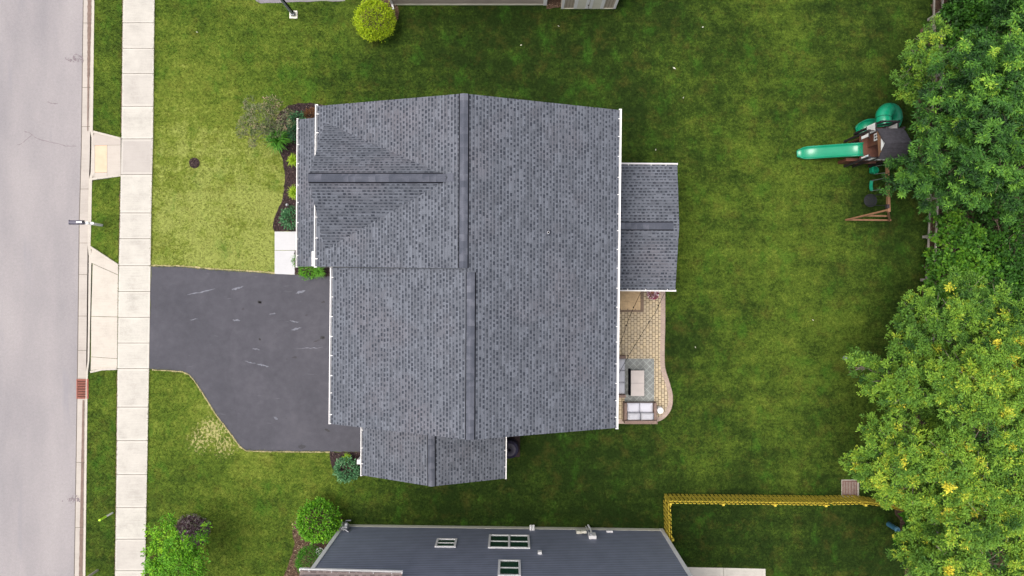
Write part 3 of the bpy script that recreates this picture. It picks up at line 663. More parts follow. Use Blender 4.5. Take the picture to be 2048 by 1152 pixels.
def gable_wall(parent, p0, p1, z0, ze, pk, m, name='gable_wall', t=0.15):
    """vertical wall from p0 to p1 with a peak at pk (Vector)"""
    p0, p1, pk = Vector(p0), Vector(p1), Vector(pk); d = (p1-p0).normalized(); n_ = Vector((-d.y, d.x, 0))*t/2; b = MB()
    pr = [Vector((p0.x, p0.y, z0)), Vector((p1.x, p1.y, z0)), Vector((p1.x, p1.y, ze)), pk, Vector((p0.x, p0.y, ze))]
    A = [p+n_ for p in pr]; B = [p-n_ for p in pr]; b.face(A); b.face(list(reversed(B)))
    for k in range(5): b.face([A[k], A[(k+1) % 5], B[(k+1) % 5], B[k]])
    return b.build(name, M[m], parent)

# ---- main house
main = thing('two_storey_house', (-1.5, 0.5, 0), 'large house in the middle with grey shingled gable roofs and white gutters', 'house')
ZE = 5.5
R_ = plane3(P(1238.5, 220, ZE), P(1231.5, 856, ZE), P(927, 370, 7.9))
LU = plane3(P(635, 212, ZE), P(632, 533, ZE), P(927, 370, 7.9))
ru0, ru1 = on(928, 187, R_), on(926.5, 537, R_)
rl0, rl1 = on(941.5, 539, R_), on(940, 880, R_)
LL = plane3(P(665, 535, ZE), P(661.5, 848, ZE), rl0)
b = MB(); roof_face(b, [P(1238.5, 220, ZE), ru0, ru1, rl0, rl1, P(1231.5, 856, ZE)], (0, 1, 0)); b.build('roof', [M['shingle'], M['white']], main)
b = MB(); roof_face(b, [P(635, 212, ZE), P(632, 533, ZE), ru1, ru0], (0, 1, 0), off=(3, 0)); b.build('roof', [M['shingle'], M['white']], main)
b = MB(); roof_face(b, [on(665, 535, LL), on(661.5, 848, LL), rl1, rl0 + Vector((0, 0.02, 0))], (0, 1, 0), off=(8, .05)); b.build('roof', [M['shingle'], M['white']], main)
ridge(main, ru0+Vector((0, .0, 0)), ru1+Vector((0, .02, 0)), 0.4); ridge(main, rl0+Vector((0, -.1, 0)), rl1, 0.4)
# step between the two ridge heights closed with a flashing board
b = MB(); s0 = on(632, 534.5, LU); b.face([s0-Vector((0, 0, .02)), ru1-Vector((0, 0, .02)), ru1-Vector((0, 0, .35)), s0-Vector((0, 0, .35))]); b.build('step_flashing', M['grey'], main)
gutter(main, P(1238.5, 219, ZE), P(1231.5, 857, ZE), (1, 0, 0), 0.08)
gutter(main, P(636, 210, ZE), P(633.5, 534, ZE), (-1, 0, 0), 0.09)
gutter(main, P(665, 534, ZE), P(662, 847, ZE), (-1, 0, 0), 0.07)
# front cross gable, steeper, breaking through the left slope
XF = P(652, 371, ZE).x
gz = 7.70; gs = (gz-5.72)/((500-243)/2*(H-5.72)/F)
g_pk0 = P(625, 363, 0); 
def at_x(py, z): return Vector((XF, (576-py)*(H-z)/F, z))
yc = (P(0, 243, 5.72).y+P(0, 500, 5.72).y)/2
e0 = Vector((XF, P(0, 243, 5.72).y, 5.72)); e1 = Vector((XF, P(0, 500, 5.72).y, 5.72)); pk = Vector((XF-0.05, yc, gz))
a_lu, n_lu = LU
def lu_z(x, y): return a_lu.z - (n_lu.x*(x-a_lu.x)+n_lu.y*(y-a_lu.y))/n_lu.z
# where the cross ridge meets the main slope
xr = pk.x
for _ in range(200):
    if lu_z(xr, yc) > gz: break
    xr += 0.03
pe = Vector((xr, yc, gz))
for e, of in ((e0, 0), (e1, 5)):
    # valley start: slightly inside so both slopes stay watertight
    vz = lu_z(e.x, e.y); lowp = Vector((e.x, e.y, min(vz, 5.72)-0.02))
    b = MB(); roof_face(b, [lowp, pk, pe, Vector((pe.x+.0, pe.y, pe.z-.0)), Vector((lowp.x+0.02, lowp.y, lowp.z))][:3] , (1, 0, 0), t=0.12, off=(of, .03)); b.build('roof', [M['shingle'], M['white']], main)
ridge(main, pk+Vector((-.01, 0, 0)), pe+Vector((-.30, 0, 0)), 0.62, half=0.15, lift=.03)
b = MB(); zz = lambda x, y: Vector((x, y, lu_z(x, y)+.03)); b.face([zz(pe.x-.20, yc+.15), zz(pe.x+.10, yc+.15), zz(pe.x+.10, yc-.15), zz(pe.x-.20, yc-.15)], 0, None, .5); b.face([pe+Vector((-.55, 0, .048)), pe+Vector((-.55, .15, -.06)), zz(pe.x-.20, yc+.15)+Vector((0, 0, .004)), pe+Vector((-.18, 0, .048))], 0, None, .4); b.face([pe+Vector((-.55, 0, .048)), pe+Vector((-.55, -.15, -.06)), zz(pe.x-.20, yc-.15)+Vector((0, 0, .004)), pe+Vector((-.18, 0, .048))], 0, None, .4); b.build('ridge_cap', M['cap'], main)
gable_wall(main, (XF+.25, e0.y-.25, 0), (XF+.25, e1.y+.25, 0), 5.3, 5.62, (XF+.25, yc, gz-.2), 'wall_main')
# porch roof in front
zp = 3.05
b = MB(); pa, pb = P(597, 239, zp), P(595, 533, zp); zt = 3.85
pc, pd = P(652, 239, 0), P(0, 533, 0); roof_face(b, [pa, pb, Vector((-7.2, pb.y, zt)), Vector((-7.2, pa.y, zt))], (0, 1, 0), t=.14, off=(1, 0)); b.build('porch_roof', [M['shingle'], M['white']], main)
gutter(main, P(597, 238, zp), P(595, 534, zp), (-1, 0, 0), 0.05)
for y in (pa.y-.3, (pa.y*2+pb.y)/3, (pa.y+2*pb.y)/3, pb.y+.3):
    b = MB(); b.box(pa.x+.25, pa.x+.40, y-.075, y+.075, 0, zp-.1); b.build('porch_post', M['white'], main)
b = MB(); b.box(pa.x+.15, -7.2, pb.y+.1, pa.y-.1, 0.0, .16); b.build('porch_floor', M['slab'], main)
# walls
yT = ru0.y-.35; yB = rl1.y+.35; yS = ru1.y
box_walls(main, -7.25, 3.85, yS, yT, 0, ZE-.16, 'wall_main'); box_walls(main, -6.75, 3.85, yB, yS-.004, 0, ZE-.162, 'wall_main')
gable_wall(main, (-7.25, yT-.08, 0), (3.85, yT-.08, 0), ZE-.18, ZE-.12, (ru0.x, yT-.08, 7.7), 'wall_main')
gable_wall(main, (-6.75, yB+.08, 0), (3.85, yB+.08, 0), ZE-.18, ZE-.12, (rl1.x, yB+.08, 7.6), 'wall_main')
def window(parent, c, ud, w_, h_, nrm, n=1, lab=None):
    """framed sash window(s) on a wall: c centre, ud horizontal direction, nrm outward"""
    c = Vector(c); ud = Vector(ud).normalized(); nrm = Vector(nrm); Z = Vector((0, 0, 1)); fw = 0.09
    R4 = Matrix((( ud.x, nrm.x, 0, c.x), (ud.y, nrm.y, 0, c.y), (0, 0, 1, c.z), (0, 0, 0, 1)))
    b = MB(); b.box(-w_/2, w_/2, 0, .05, -h_/2, -h_/2+fw, R4); b.box(-w_/2, w_/2, 0, .05, h_/2-fw, h_/2, R4)
    ed = [-w_/2 + k*(w_-fw)/n for k in range(n+1)]
    for k, e in enumerate(ed): b.box(e, e+fw, 0, .052, -h_/2+fw*.9, h_/2-fw*.9, R4)
    b.box(-w_/2+fw/2, w_/2-fw/2, .012, .04, -.03, .03, R4)
    o = b.build('window', M['white'], parent)
    for k in range(n):
        g = MB(); g.box(ed[k]+fw*.9, ed[k+1]+fw*.1, .004, .018, -h_/2+fw*.9, h_/2-fw*.9, R4); g.build('pane', M['glass'], o)
    return o
for y in (-.6, -3.0):
    b = MB(); b.box(-6.82, -6.75, y-1.2, y+1.2, 0, 2.2)
    for k in range(1, 4): b.box(-6.84, -6.82, y-1.15, y+1.15, .55*k-.24, .55*k+.22)
    b.build('garage_door', M['white'], main)
for y in (1.6, 4.6): window(main, (-7.25, y, 4.4), (0, 1, 0), 1.2, 1.3, (-1, 0, 0))
for x, z in ((-5.5, 4.3), (-1.6, 4.3), (1.8, 4.3), (1.8, 1.5)): window(main, (x, yB-.0, z), (1, 0, 0), 1.0, 1.3, (0, -1, 0))
for x, z in ((-4.5, 4.3), (-.5, 4.3), (2.2, 4.3), (-.5, 1.5)): window(main, (x, yT, z), (1, 0, 0), 1.0, 1.3, (0, 1, 0))
for y, z in ((5.0, 4.3), (2.2, 4.3), (-2.5, 4.3), (-2.6, 1.6)): window(main, (3.85, y, z), (0, 1, 0), 1.3, 1.4, (1, 0, 0), 2)
# white downpipe box beside the upper gutter
b = MB(); c = P(627.5, 517, ZE-.05); b.box(c.x-.06, c.x+.05, c.y-.3, c.y+.28, ZE-.2, ZE+.02); b.build('downspout', M['white'], main)
# plumbing vent and little scars on the roof
c = on(1096, 466, R_); b = MB(); b.disc(c+Vector((0, 0, 0)), .11, c.z-.06, c.z+.04, 16, r2=.09); b.build('vent_flashing', M['cap'], main)
b = MB(); b.tube([c-Vector((0, 0, .1)), c+Vector((0, 0, .28))], .05, 12); vp = b.build('vent_pipe', M['grey'], main)
b = MB(); b.disc(c, .035, c.z+.281, c.z+.284, 12); b.build('vent_mouth', M['hole'], vp)
# back sunroom with its own gable roof
zs, zr = 2.8, 3.25
rdy = P(0, 452, zr).y
s_a, s_b = P(1354.5, 329.5, zs), P(1350.5, 580, zs); rr = P(1358.5, 452, zr)
b = MB(); roof_face(b, [Vector((3.8, P(0, 328, zs).y, zs)), s_a, rr, Vector((3.8, rr.y, zr))], (1, 0, 0), off=(2, 0)); b.build('sunroom_roof', [M['shingle'], M['white']], main)
b = MB(); roof_face(b, [Vector((3.8, P(0, 579.5, zs).y, zs)), s_b, rr, Vector((3.8, rr.y, zr))], (1, 0, 0), off=(5, 0)); b.build('sunroom_roof', [M['shingle'], M['white']], main)
ridge(main, Vector((3.8, rr.y, zr)), rr+Vector((-.25, 0, 0)), .16, half=.15, lift=.022)
gutter(main, Vector((3.9, P(0, 328.5, zs).y, zs)), P(1354.5, 329.5, zs), (0, 1, 0), .05); gutter(main, Vector((3.9, P(0, 579, zs).y, zs)), P(1351, 580, zs), (0, -1, 0), .05)
box_walls(main, 3.86, s_b.x-.35, s_b.y+.4, s_a.y-.4, 0, zs-.16, 'wall_main')
gable_wall(main, (s_b.x-.43, s_b.y+.4, 0), (s_b.x-.43, s_a.y-.4, 0), zs-.17, zs-.14, (s_b.x-.43, rr.y, zr-.15), 'wall_main')
# side wing with gable roof, lower left
zl, zk = 2.75, 4.0
w0, w1 = P(725, 850, zl), P(724, 950.5, zl); w2, w3 = P(1011.5, 850, zl), P(1010.5, 957, zl); wk = P(863, 973, zk); wt = Vector((wk.x-.02, yB+.1, zk))
b = MB(); roof_face(b, [Vector((w0.x, yB+.1, zl)), w1, wk, wt], (0, 1, 0), off=(1, .02)); b.build('side_wing_roof', [M['shingle'], M['white']], main)
b = MB(); roof_face(b, [Vector((w2.x, yB+.1, zl)), w3, wk, wt], (0, 1, 0), off=(4, 0)); b.build('side_wing_roof', [M['shingle'], M['white']], main)
ridge(main, wt, wk, .42, half=.14, lift=.022)
gutter(main, Vector((w0.x, yB+.3, zl)), w1, (-1, 0, 0), .05); gutter(main, Vector((w2.x, yB+.3, zl)), w3, (1, 0, 0), .04)
box_walls(main, w0.x+.4, w3.x-.4, w1.y+.35, yB+.1, 0, zl-.16, 'wall_main')
gable_wall(main, (w0.x+.4, w1.y+.43, 0), (w3.x-.4, w1.y+.43, 0), zl-.17, zl-.14, (wk.x, w1.y+.43, zk-.15), 'wall_main')
b = MB(); c = P(716.5, 924, 1.0); b.box(c.x-.06, w0.x+.42, c.y-.10, c.y+.10, .3, 1.0); b.build('utility_box', M['white'], main)

# ---- blue-grey house at the bottom
blue = thing('blue_grey_house', (0, -16, 0), 'blue-grey sided house along the bottom edge, its long wall with white windows', 'house')
A0, A1 = P(686, 1049, 0), P(1324, 1057.5, 0); dW = (A1-A0).normalized(); nW = Vector((-dW.y, dW.x, 0)); WP = (A0, nW); HW = 6.7
def wall_M(origin, d, n_): return Matrix(((d.x, n_.x, 0, origin.x), (d.y, n_.y, 0, origin.y), (0, 0, 1, 0), (0, 0, 0, 1)))
WM = wall_M(A0, dW, nW); LW = (A1-A0).length
b = MB(); b.box(0, LW, -10, 0, 0.28, HW, WM); b.build('wall', M['wall_blue'], blue)
b = MB(); b.box(-.01, LW+.01, -10.01, 0.012, -.05, .276, WM); b.build('foundation', M['cream'], blue)
b = MB(); b.box(-.03, .13, -.14, .035, .25, HW, WM); b.build('corner_board', M['white'], blue)
b = MB(); b.box(LW-.13, LW+.03, -.14, .035, .05, HW, WM); b.build('corner_board', M['white'], blue)
b = MB(); z0 = HW; mid = LW/2
g0, g1, gk = WM @ Vector((-.35, .3, z0)), WM @ Vector((LW+.35, .3, z0)), WM @ Vector((mid, .3, z0+3))
h0, h1, hk = WM @ Vector((-.35, -10.3, z0)), WM @ Vector((LW+.35, -10.3, z0)), WM @ Vector((mid, -10.3, z0+3))
roof_face(b, [g0, gk, hk, h0], nW); b.build('roof', [M['shingle_brown'], M['white']], blue)
b = MB(); roof_face(b, [g1, gk, hk, h1], nW); b.build('roof', [M['shingle_brown'], M['white']], blue)
gable_wall(blue, A0-nW*.2, A1-nW*.2, HW-.02, HW-.01, (A0+A1)/2-nW*.2+Vector((0, 0, HW+2.8)), 'wall_blue')
def bwin(x0, y0, x1, y1, n=1):   # pixel box on the wall plane (top of picture = lower edge)
    a, c = on(x0, y0, WP), on(x1, y1, WP); m_ = (x0+x1)/2
    bt, tp = on(m_, y0, WP), on(m_, y1, WP); wl = (on(x1, (y0+y1)/2, WP)-on(x0, (y0+y1)/2, WP)).length
    ce = (bt+tp)/2; window(blue, ce, dW, wl, abs(tp.z-bt.z), nW, n)
bwin(871.5, 1078.5, 913, 1095, 1); bwin(977, 1071, 1059.5, 1097, 2); bwin(996, 1121.5, 1041.5, 1152.5, 1)
def wbox(px, py, w_, h_, d, name, m='white', parent=blue):
    c = on(px, py, WP); u = (c-A0).dot(dW); b = MB(); b.box(u-w_/2, u+w_/2, .002, d, c.z-h_/2, c.z+h_/2, WM); return b.build(name, M[m], parent)
wbox(1079.5, 1107, .17, .22, .10, 'wall_vent')
for x in (1061, 1066.5):
    c = on(x, 1056, WP); u = (c-A0).dot(dW); b = MB(); b.tube([WM @ Vector((u, .0, .42)), WM @ Vector((u, .12, .44)), WM @ Vector((u, .19, .34))], .055, 10); b.build('exhaust_pipe', M['white'], blue)
# meters and service boxes
def pipe(pts, r_, name, m='white', parent=blue): b = MB(); b.tube(pts, r_, 8); return b.build(name, M[m], parent)
W_ = lambda u, d, z: WM @ Vector((u, d, z))
uu = (on(1156, 1060, WP)-A0).dot(dW)
b = MB(); b.box(uu-.12, uu+.12, .01, .12, .45, .85, WM); b.build('service_box', M['cream'], blue)
b = MB(); b.box(uu+.10, uu+.32, .12, .22, .85, 1.10, WM); b.build('service_box', M['cream'], blue)
uu = (on(1181, 1065, WP)-A0).dot(dW)
b = MB(); b.box(uu-.17, uu+.17, .01, .16, 1.05, 1.5, WM); mbx = b.build('electric_meter', M['white'], blue)
pipe([W_(uu-.05, .14, .05), W_(uu, .14, .5), W_(uu+.0, .12, 1.05)], .045, 'conduit'); pipe([W_(uu-.16, .1, .1), W_(uu-.12, .1, 1.05)], .02, 'conduit')
b = MB(); b.disc(W_(uu-.06, .16, 0)+Vector((0, 0, 0)), .06, 1.3, 1.36, 12); b.build('meter_dial', M['grey'], mbx)
wbox(1219, 1064, .3, .14, .07, 'service_box')
# gas meter by the left corner, on its own pipes against the wall
gm = thing('gas_meter', P(699, 1046, 0), 'grey gas meter with pipes standing at the left corner of the blue-grey house', 'gas meter')
c = P(699, 1044, 0)
b = MB(); b.box(c.x-.13, c.x+.11, c.y-.10, c.y+.10, .5, .9); b.build('meter_body', M['grey'], gm, bevel=.03)
b = MB(); b.tube([c+Vector((-.15, .08, 0)), c+Vector((-.15, .08, 1.0)), c+Vector((-.08, .05, 1.08)), c+Vector((0, .02, 1.0)), c+Vector((0, 0, .9))], .025, 8); b.tube([c+Vector((.07, 0, .9)), c+Vector((.09, 0, 1.1)), c+Vector((.2, -.08, 1.1)), c+Vector((.22, -.15, .6))], .025, 8); b.tube([c+Vector((-.12, .14, .2)), c+Vector((.12, .14, .2))], .03, 8); b.build('meter_pipes', M['grey'], gm)
b = MB(); b.disc(c+Vector((.02, .13, 0)), .09, .7, .78, 14, r2=.05); b.build('regulator', M['grey'], gm)
b = MB(); b.tube([c+Vector((-.32, -.02, .05)), c+Vector((-.27, .02, .38)), c+Vector((-.2, -.02, .42))], .055, 10); b.build('vent_hood', M['white'], gm)
# lower brown-shingled front roof of the blue-grey house
zf = 6.0
f0, f1 = P(600, 1141, zf), P(804.5, 1146.5, zf)
b = MB(); up_ = Vector((0, -4, 1.6)); roof_face(b, [f0, f1, f1+up_, f0+up_], (1, 0, 0), off=(1, 0), t=.1); b.build('front_roof', [M['shingle_brown'], M['white']], blue)
gutter(blue, f0, f1, (0, 1, 0), .07)
box_walls(blue, f0.x+.35, A0.x-.01, f0.y-6, f0.y-.45, 0, zf-.3, 'wall_blue')

# ---- beige house at the top
beige = thing('beige_house', (-2, 17, 0), 'beige sided house at the top edge, only the foot of its wall showing', 'house')
B0, B1 = P(787, 10, 0), P(1092, 13, 0); 
b = MB(); yb = B0.y; b.box(B0.x, B1.x, yb, yb+9, .12, 5.2); b.build('wall', M['wall_beige'], beige)
b = MB(); b.box(B0.x-.01, B1.x+.01, yb-.012, yb+9.01, -.05, .118); b.build('foundation', M['cream'], beige)
b = MB(); b.box(B1.x-.14, B1.x+.03, yb-.03, yb+.14, .02, 5.2); b.build('corner_board', M['white'], beige)
b = MB(); c = P(786, 12, 0); b.box(c.x-.07, c.x+.03, c.y-.0, c.y+.1, .1, 5.1); b.bar(c+Vector((-.02, .04, .16)), c+Vector((.03, -.18, .05)), .09, .07); b.build('downspout', M['white'], beige)
b = MB(); k0 = Vector((B0.x-.4, yb-.0, 5.2)); k1 = Vector((B1.x+.4, yb-.0, 5.2)); roof_face(b, [k0, k1, k1+Vector((0, 4.5, 2)), k0+Vector((0, 4.5, 2))], (1, 0, 0)); b.build('roof', [M['shingle'], M['white']], beige)
b = MB(); k0 = Vector((B0.x-.4, yb+9, 5.2)); k1 = Vector((B1.x+.4, yb+9, 5.2)); roof_face(b, [k0, k1, k1+Vector((0, -4.5, 2)), k0+Vector((0, -4.5, 2))], (1, 0, 0)); b.build('roof', [M['shingle'], M['white']], beige)
# ---- shed
sx0, sx1 = P(1122.5, 17, 0).x, P(1230, 18, 0).x; sy = P(0, 17, 0).y
shed = thing('garden_shed', ((sx0+sx1)/2, sy+1.2, 0), 'small tan shed with white trim and double doors at the top edge', 'shed')
b = MB(); b.box(sx0, sx1, sy, sy+2.2, .05, 2.3); 
b.build('wall', simple('tan_panel', (0.40, 0.34, 0.265), .7, .08), shed)
b = MB(); b.box(sx0-.01, sx1+.01, sy-.02, sy+2.2, -.02, .048); b.build('sill', M['cream'], shed)
for u in (0.02, .985): x = sx0+(sx1-sx0)*u; b = MB(); b.box(x-.06, x+.06, sy-.03, sy+.05, .05, 2.3); b.build('corner_board', M['white'], shed)
for u, wd in ((.255, .16), (.745, .16)):
    x = sx0+(sx1-sx0)*u; b = MB(); b.box(x-wd/2, x+wd/2, sy-.025, sy+.02, .06, 2.0); b.build('door_trim', M['white'], shed)
for u, s_ in ((.5, -1), (.5, 1)):
    x = sx0+(sx1-sx0)*u+s_*.32; b = MB(); b.box(x-.31, x+.31, sy-.018, sy+.02, .07, 2.0); b.box(x-s_*.23-.07, x-s_*.23+.07, sy-.035, sy-.018, .07, 2.0, mi=1)
    d_ = b.build('door', [M['cream'], M['white']], shed)
    if s_ < 0: b = MB(); b.box(x+.26, x+.29, sy-.07, sy-.03, .45, .52); b.build('handle', M['black'], d_)
b = MB(); g_ = MB()
for k in range(18):
    x = sx0+(sx1-sx0)*(k+.5)/18; g_.box(x-.006, x+.006, sy-.006, sy+.01, .06, 2.25)
g_.build('panel_groove', M['joint'], shed)
b = MB(); p_ = [Vector((sx0-.15, sy-.1, 2.3)), Vector((sx1+.15, sy-.1, 2.3)), Vector((sx1+.15, sy+1.1, 2.9)), Vector((sx0-.15, sy+1.1, 2.9))]; roof_face(b, p_, (1, 0, 0), t=.06); b.build('roof', [M['shingle'], M['white']], shed)
b = MB(); p_ = [Vector((sx0-.15, sy+2.3, 2.3)), Vector((sx1+.15, sy+2.3, 2.3)), Vector((sx1+.15, sy+1.1, 2.9)), Vector((sx0-.15, sy+1.1, 2.9))]; roof_face(b, p_, (1, 0, 0), t=.06); b.build('roof', [M['shingle'], M['white']], shed)

# ------------------------------------------------------------------ street furniture
lp = thing('lamp_post', P(587, 33, 0), 'grey lamp post on a square concrete footing at the top of the lawn', 'lamp post')
c = P(587.5, 30, 0); b = MB(); b.box(c.x-.19, c.x+.19, c.y-.18, c.y+.19, -.05, .06); b.build('footing', M['cream'], lp, bevel=.02)
b = MB(); b.box(c.x-.10, c.x+.10, c.y-.10, c.y+.10, .06, .25); b.build('base', M['grey'], lp, bevel=.02)
b = MB(); b.tube([c+Vector((0, 0, .2)), c+Vector((0, 0, 4.6))], [.075, .055], 14); b.build('pole', M['grey'], lp, smooth=False)
b = MB(); b.box(c.x+.05, c.x+.10, c.y-.02, c.y+.03, .3, 4.3); b.build('cable_cover', M['black'], lp)
b = MB(); b.disc(c, .18, 4.6, 5.0, 12, r2=.12); b.build('lamp_head', M['black'], lp)

mb = thing('mailbox', P(205, 451, 0), 'dark mailbox on a white post and arm, over the curb by the road', 'mailbox')
c = P(204, 450.5, 0)
b = MB(); b.box(c.x-.055, c.x+.055, c.y-.055, c.y+.055, 0, 1.15); b.build('post', M['white'], mb, bevel=.01)
b = MB(); b.box(c.x-.52, c.x+.22, c.y-.05, c.y+.05, .96, 1.02); b.bar(c+Vector((-.02, 0, .6)), c+Vector((-.35, 0, .98)), .05, .05); b.build('arm', M['white'], mb)
b = MB(); R4 = Matrix.Translation(c+Vector((-.48, .03, 1.03)))
prof = [(-.1, 0), (.1, 0), (.1, .10)] + [(.1*math.cos(t), .10+.1*math.sin(t)) for t in np.linspace(0, math.pi, 9)[1:-1]] + [(-.1, .10)]
for x0, x1 in ((-.30, .30),):
    A = [R4 @ Vector((x0, p, z)) for p, z in prof]; B = [R4 @ Vector((x1, p, z)) for p, z in prof]; b.face(A); b.face(list(reversed(B)))
    for k in range(len(prof)): b.face([A[k], A[(k+1) % len(prof)], B[(k+1) % len(prof)], B[k]])
b.build('box', M['mailbox'], mb)
b = MB(); b.box(-.325, -.30, -.105, .105, .0, .2, R4); b.build('door', M['mailbox'], mb)
b = MB(); b.box(.05, .30, -.035, .035, .202, .225, R4); b.build('nameplate', M['white'], mb)

mk = thing('utility_marker', P(225, 1026, 0), 'white marker post with lime sleeve in the curbside grass', 'marker post')
c = P(225.5, 1025.5, 0); b = MB(); b.tube([c, c+Vector((0, 0, .62))], .04, 10); b.build('post', M['white'], mk); b = MB(); b.tube([c+Vector((0, 0, .55)), c+Vector((0, 0, 1.05))], .05, 10); b.build('sleeve', M['lime'], mk)
c = P(196, 1140, 0); b = MB(); b.box(c.x-.05, c.x+.05, c.y-.04, c.y+.04, 0, 1.15)
o = b.build('stone_grey_post', M['postgrey'], bevel=.02); tag(o, 'plain grey-tan post leaning out of frame in the curbside grass, bottom left', 'post')

def grate(name, c0, c1, z, nbar, m, label, cross=False, depth=.25, border=0.04):
    t = thing(name, (c0+c1)/2, label, 'drain grate'); x0, x1, y0, y1 = c0.x, c1.x, c1.y, c0.y; b = MB()
    b.box(x0, x0+border, y0, y1, z-.05, z); b.box(x1-border, x1, y0, y1, z-.05, z); b.box(x0+border, x1-border, y1-border, y1, z-.05, z-.001); b.box(x0+border, x1-border, y0, y0+border, z-.05, z-.001)
    b.build('frame', m, t); b = MB()
    for k in range(nbar):
        y = y0+border+(y1-y0-2*border)*(k+.5)/nbar; hw = (y1-y0-2*border)/nbar*.25; b.box(x0+border*.8, x1-border*.8, y-hw, y+hw, z-.04, z-.004)
    if cross:
        for k in range(1, 5): x = x0+(x1-x0)*k/5; b.box(x-.012, x+.012, y0+border, y1-border, z-.03, z-.002)
    b.build('bars', m, t)
    b = MB(); b.box(x0+.01, x1-.01, y0+.01, y1-.01, z-.058, z-.05); b.build('pit', M['hole'], t); return t
g1_ = grate('storm_drain', P(153.5, 758, -.06), P(176.5, 797.5, -.06), -.03, 11, M['rust'], 'rust-red storm drain grate in the gutter at the road edge')
b = MB(); c0, c1 = P(172.8, 758, .04), P(176.5, 797.5, .04); b.box(c0.x, c1.x+.0, c1.y, c0.y, -.2, .035); b.build('curb_plate', M['rust'], g1_)
g2_ = grate('drain_grate', P(1685, 961.5, .05), P(1714.5, 992, .05), .05, 11, M['rust_dark'], 'rusty square drain grate in the grass beside the yellow fence', True)
b = MB(); c0, c1 = P(1682.5, 959, 0), P(1717.5, 994.5, 0); b.box(c0.x, c1.x, c1.y, c0.y, -.1, -.004+.03); b.build('collar', M['postgrey'], g2_)

# ------------------------------------------------------------------ air conditioner by the side wing
ac = thing('air_conditioner', P(1022, 897, 0), 'dark round-topped air conditioner tucked beside the side wing gutter', 'air conditioner')
c = P(1019, 893, 0); b = MB(); b.disc(c, .42, 0.02, .62, 28, r2=.42); b.disc(c, .42, .62, .70, 28, r2=.30); b.build('casing', M['indigo'], ac)
b = MB()
for k in range(28):
    t = 2*math.pi*k/28; d = Vector((math.cos(t), math.sin(t), 0)); b.bar(c+d*.06+Vector((0, 0, .74)), c+d*.42+Vector((0, 0, .645)), .012, .012)
b.build('fan_grille', M['indigo'], ac); b = MB(); b.disc(c, .08, .70, .755, 14, r2=.06); b.build('hub', M['black'], ac)
b = MB(); b.box(c.x-.5, c.x+.5, c.y-.5, c.y+.5, -.02, .02); b.build('pad', M['mulch'], ac)

# ------------------------------------------------------------------ patio furniture
def cushion(b, x0, x1, y0, y1, z0, z1, puff=.03, n=6):
    g = [[None]*(n+1) for _ in range(n+1)]
    for i in range(n+1):
        for j in range(n+1):
            u, v = i/n, j/n; e = 1-(2*u-1)**4; f = 1-(2*v-1)**4; g[i][j] = Vector((x0+(x1-x0)*u, y0+(y1-y0)*v, z1-puff+puff*(e*f)**.5))
    for i in range(n):
        for j in range(n): b.face([g[i][j], g[i+1][j], g[i+1][j+1], g[i][j+1]])
    ring = [g[i][0] for i in range(n+1)]+[g[n][j] for j in range(1, n+1)]+[g[i][n] for i in range(n-1, -1, -1)]+[g[0][j] for j in range(n-1, 0, -1)]
    lo = [Vector((p.x, p.y, z0)) for p in ring]
    for k in range(len(ring)): a, d = k, (k+1) % len(ring); b.face([ring[a], lo[a], lo[d], ring[d]])
    b.face(lo)
def sofa(name, x0, x1, y0, y1, back, label, nseat):
    """wicker sofa; back = 'S' (back towards -y) or 'W' (towards -x); open side opposite"""
    t = thing(name, ((x0+x1)/2, (y0+y1)/2, .03), label, 'sofa'); zb = .03; aw = .13
    b = MB(); b.box(x0+.02, x1-.02, y0+.02, y1-.02, zb+.05, .30); b.build('base', M['wicker'], t, bevel=.02)
    if back == 'S':
        b = MB(); b.box(x0, x1, y0, y0+.16, zb, .78); b.build('backrest', M['wicker'], t, bevel=.02)
        for a in (x0, x1-aw): b = MB(); b.box(a, a+aw, y0+.164, y1, zb, .62); b.build('armrest', M['wicker'], t, bevel=.02)
        L0, L1 = x0+aw+.01, x1-aw-.01
        for k in range(nseat):
            a, e = L0+(L1-L0)*k/nseat+.01, L0+(L1-L0)*(k+1)/nseat-.01
            b = MB(); cushion(b, a, e, y0+.36, y1-.03, .31, .45); b.build('seat_cushion', M['cushion2'], t, True)
            b = MB(); cushion(b, a+.01, e-.01, y0+.17, y0+.50, .40, .74, .08); b.build('back_cushion', M['cushion'], t, True)
    else:
        b = MB(); b.box(x0, x0+.16, y0, y1, zb, .78); b.build('backrest', M['wicker'], t, bevel=.02)
        for a in (y0, y1-aw): b = MB(); b.box(x0+.164, x1, a, a+aw, zb, .62); b.build('armrest', M['wicker'], t, bevel=.02)
        L0, L1 = y0+aw+.01, y1-aw-.01
        for k in range(nseat):
            a, e = L0+(L1-L0)*k/nseat+.01, L0+(L1-L0)*(k+1)/nseat-.01
            b = MB(); cushion(b, x0+.36, x1-.03, a, e, .31, .45); b.build('seat_cushion', M['cushion'], t, True)
            b = MB(); cushion(b, x0+.17, x0+.40, a+.01, e-.01, .40, .76, .08); b.build('back_cushion', M['cushion'], t, True)
    return t
q0, q1 = P(1248, 846, .5), P(1311, 804, .3)
sofa('wicker_loveseat', q0.x, q1.x, q0.y, q1.y, 'S', 'wicker loveseat with two pale seat cushions and two grey back cushions on the patio', 2)
q0, q1 = P(1214, 794, .4), P(1249.5, 711, .4)
sofa('long_sofa', q0.x-.10, q1.x+.03, q0.y, q1.y, 'W', 'longer grey-cushioned sofa half hidden under the roof edge beside the rug', 3)
q0, q1 = P(1249, 803, .0), P(1308, 717, 0)
b = MB(); b.box(q0.x, q1.x, q0.y, q1.y, .031, .042); tag(b.build('rug', M['rug']), 'grey-green lattice patterned rug on the patio under the low table', 'rug')
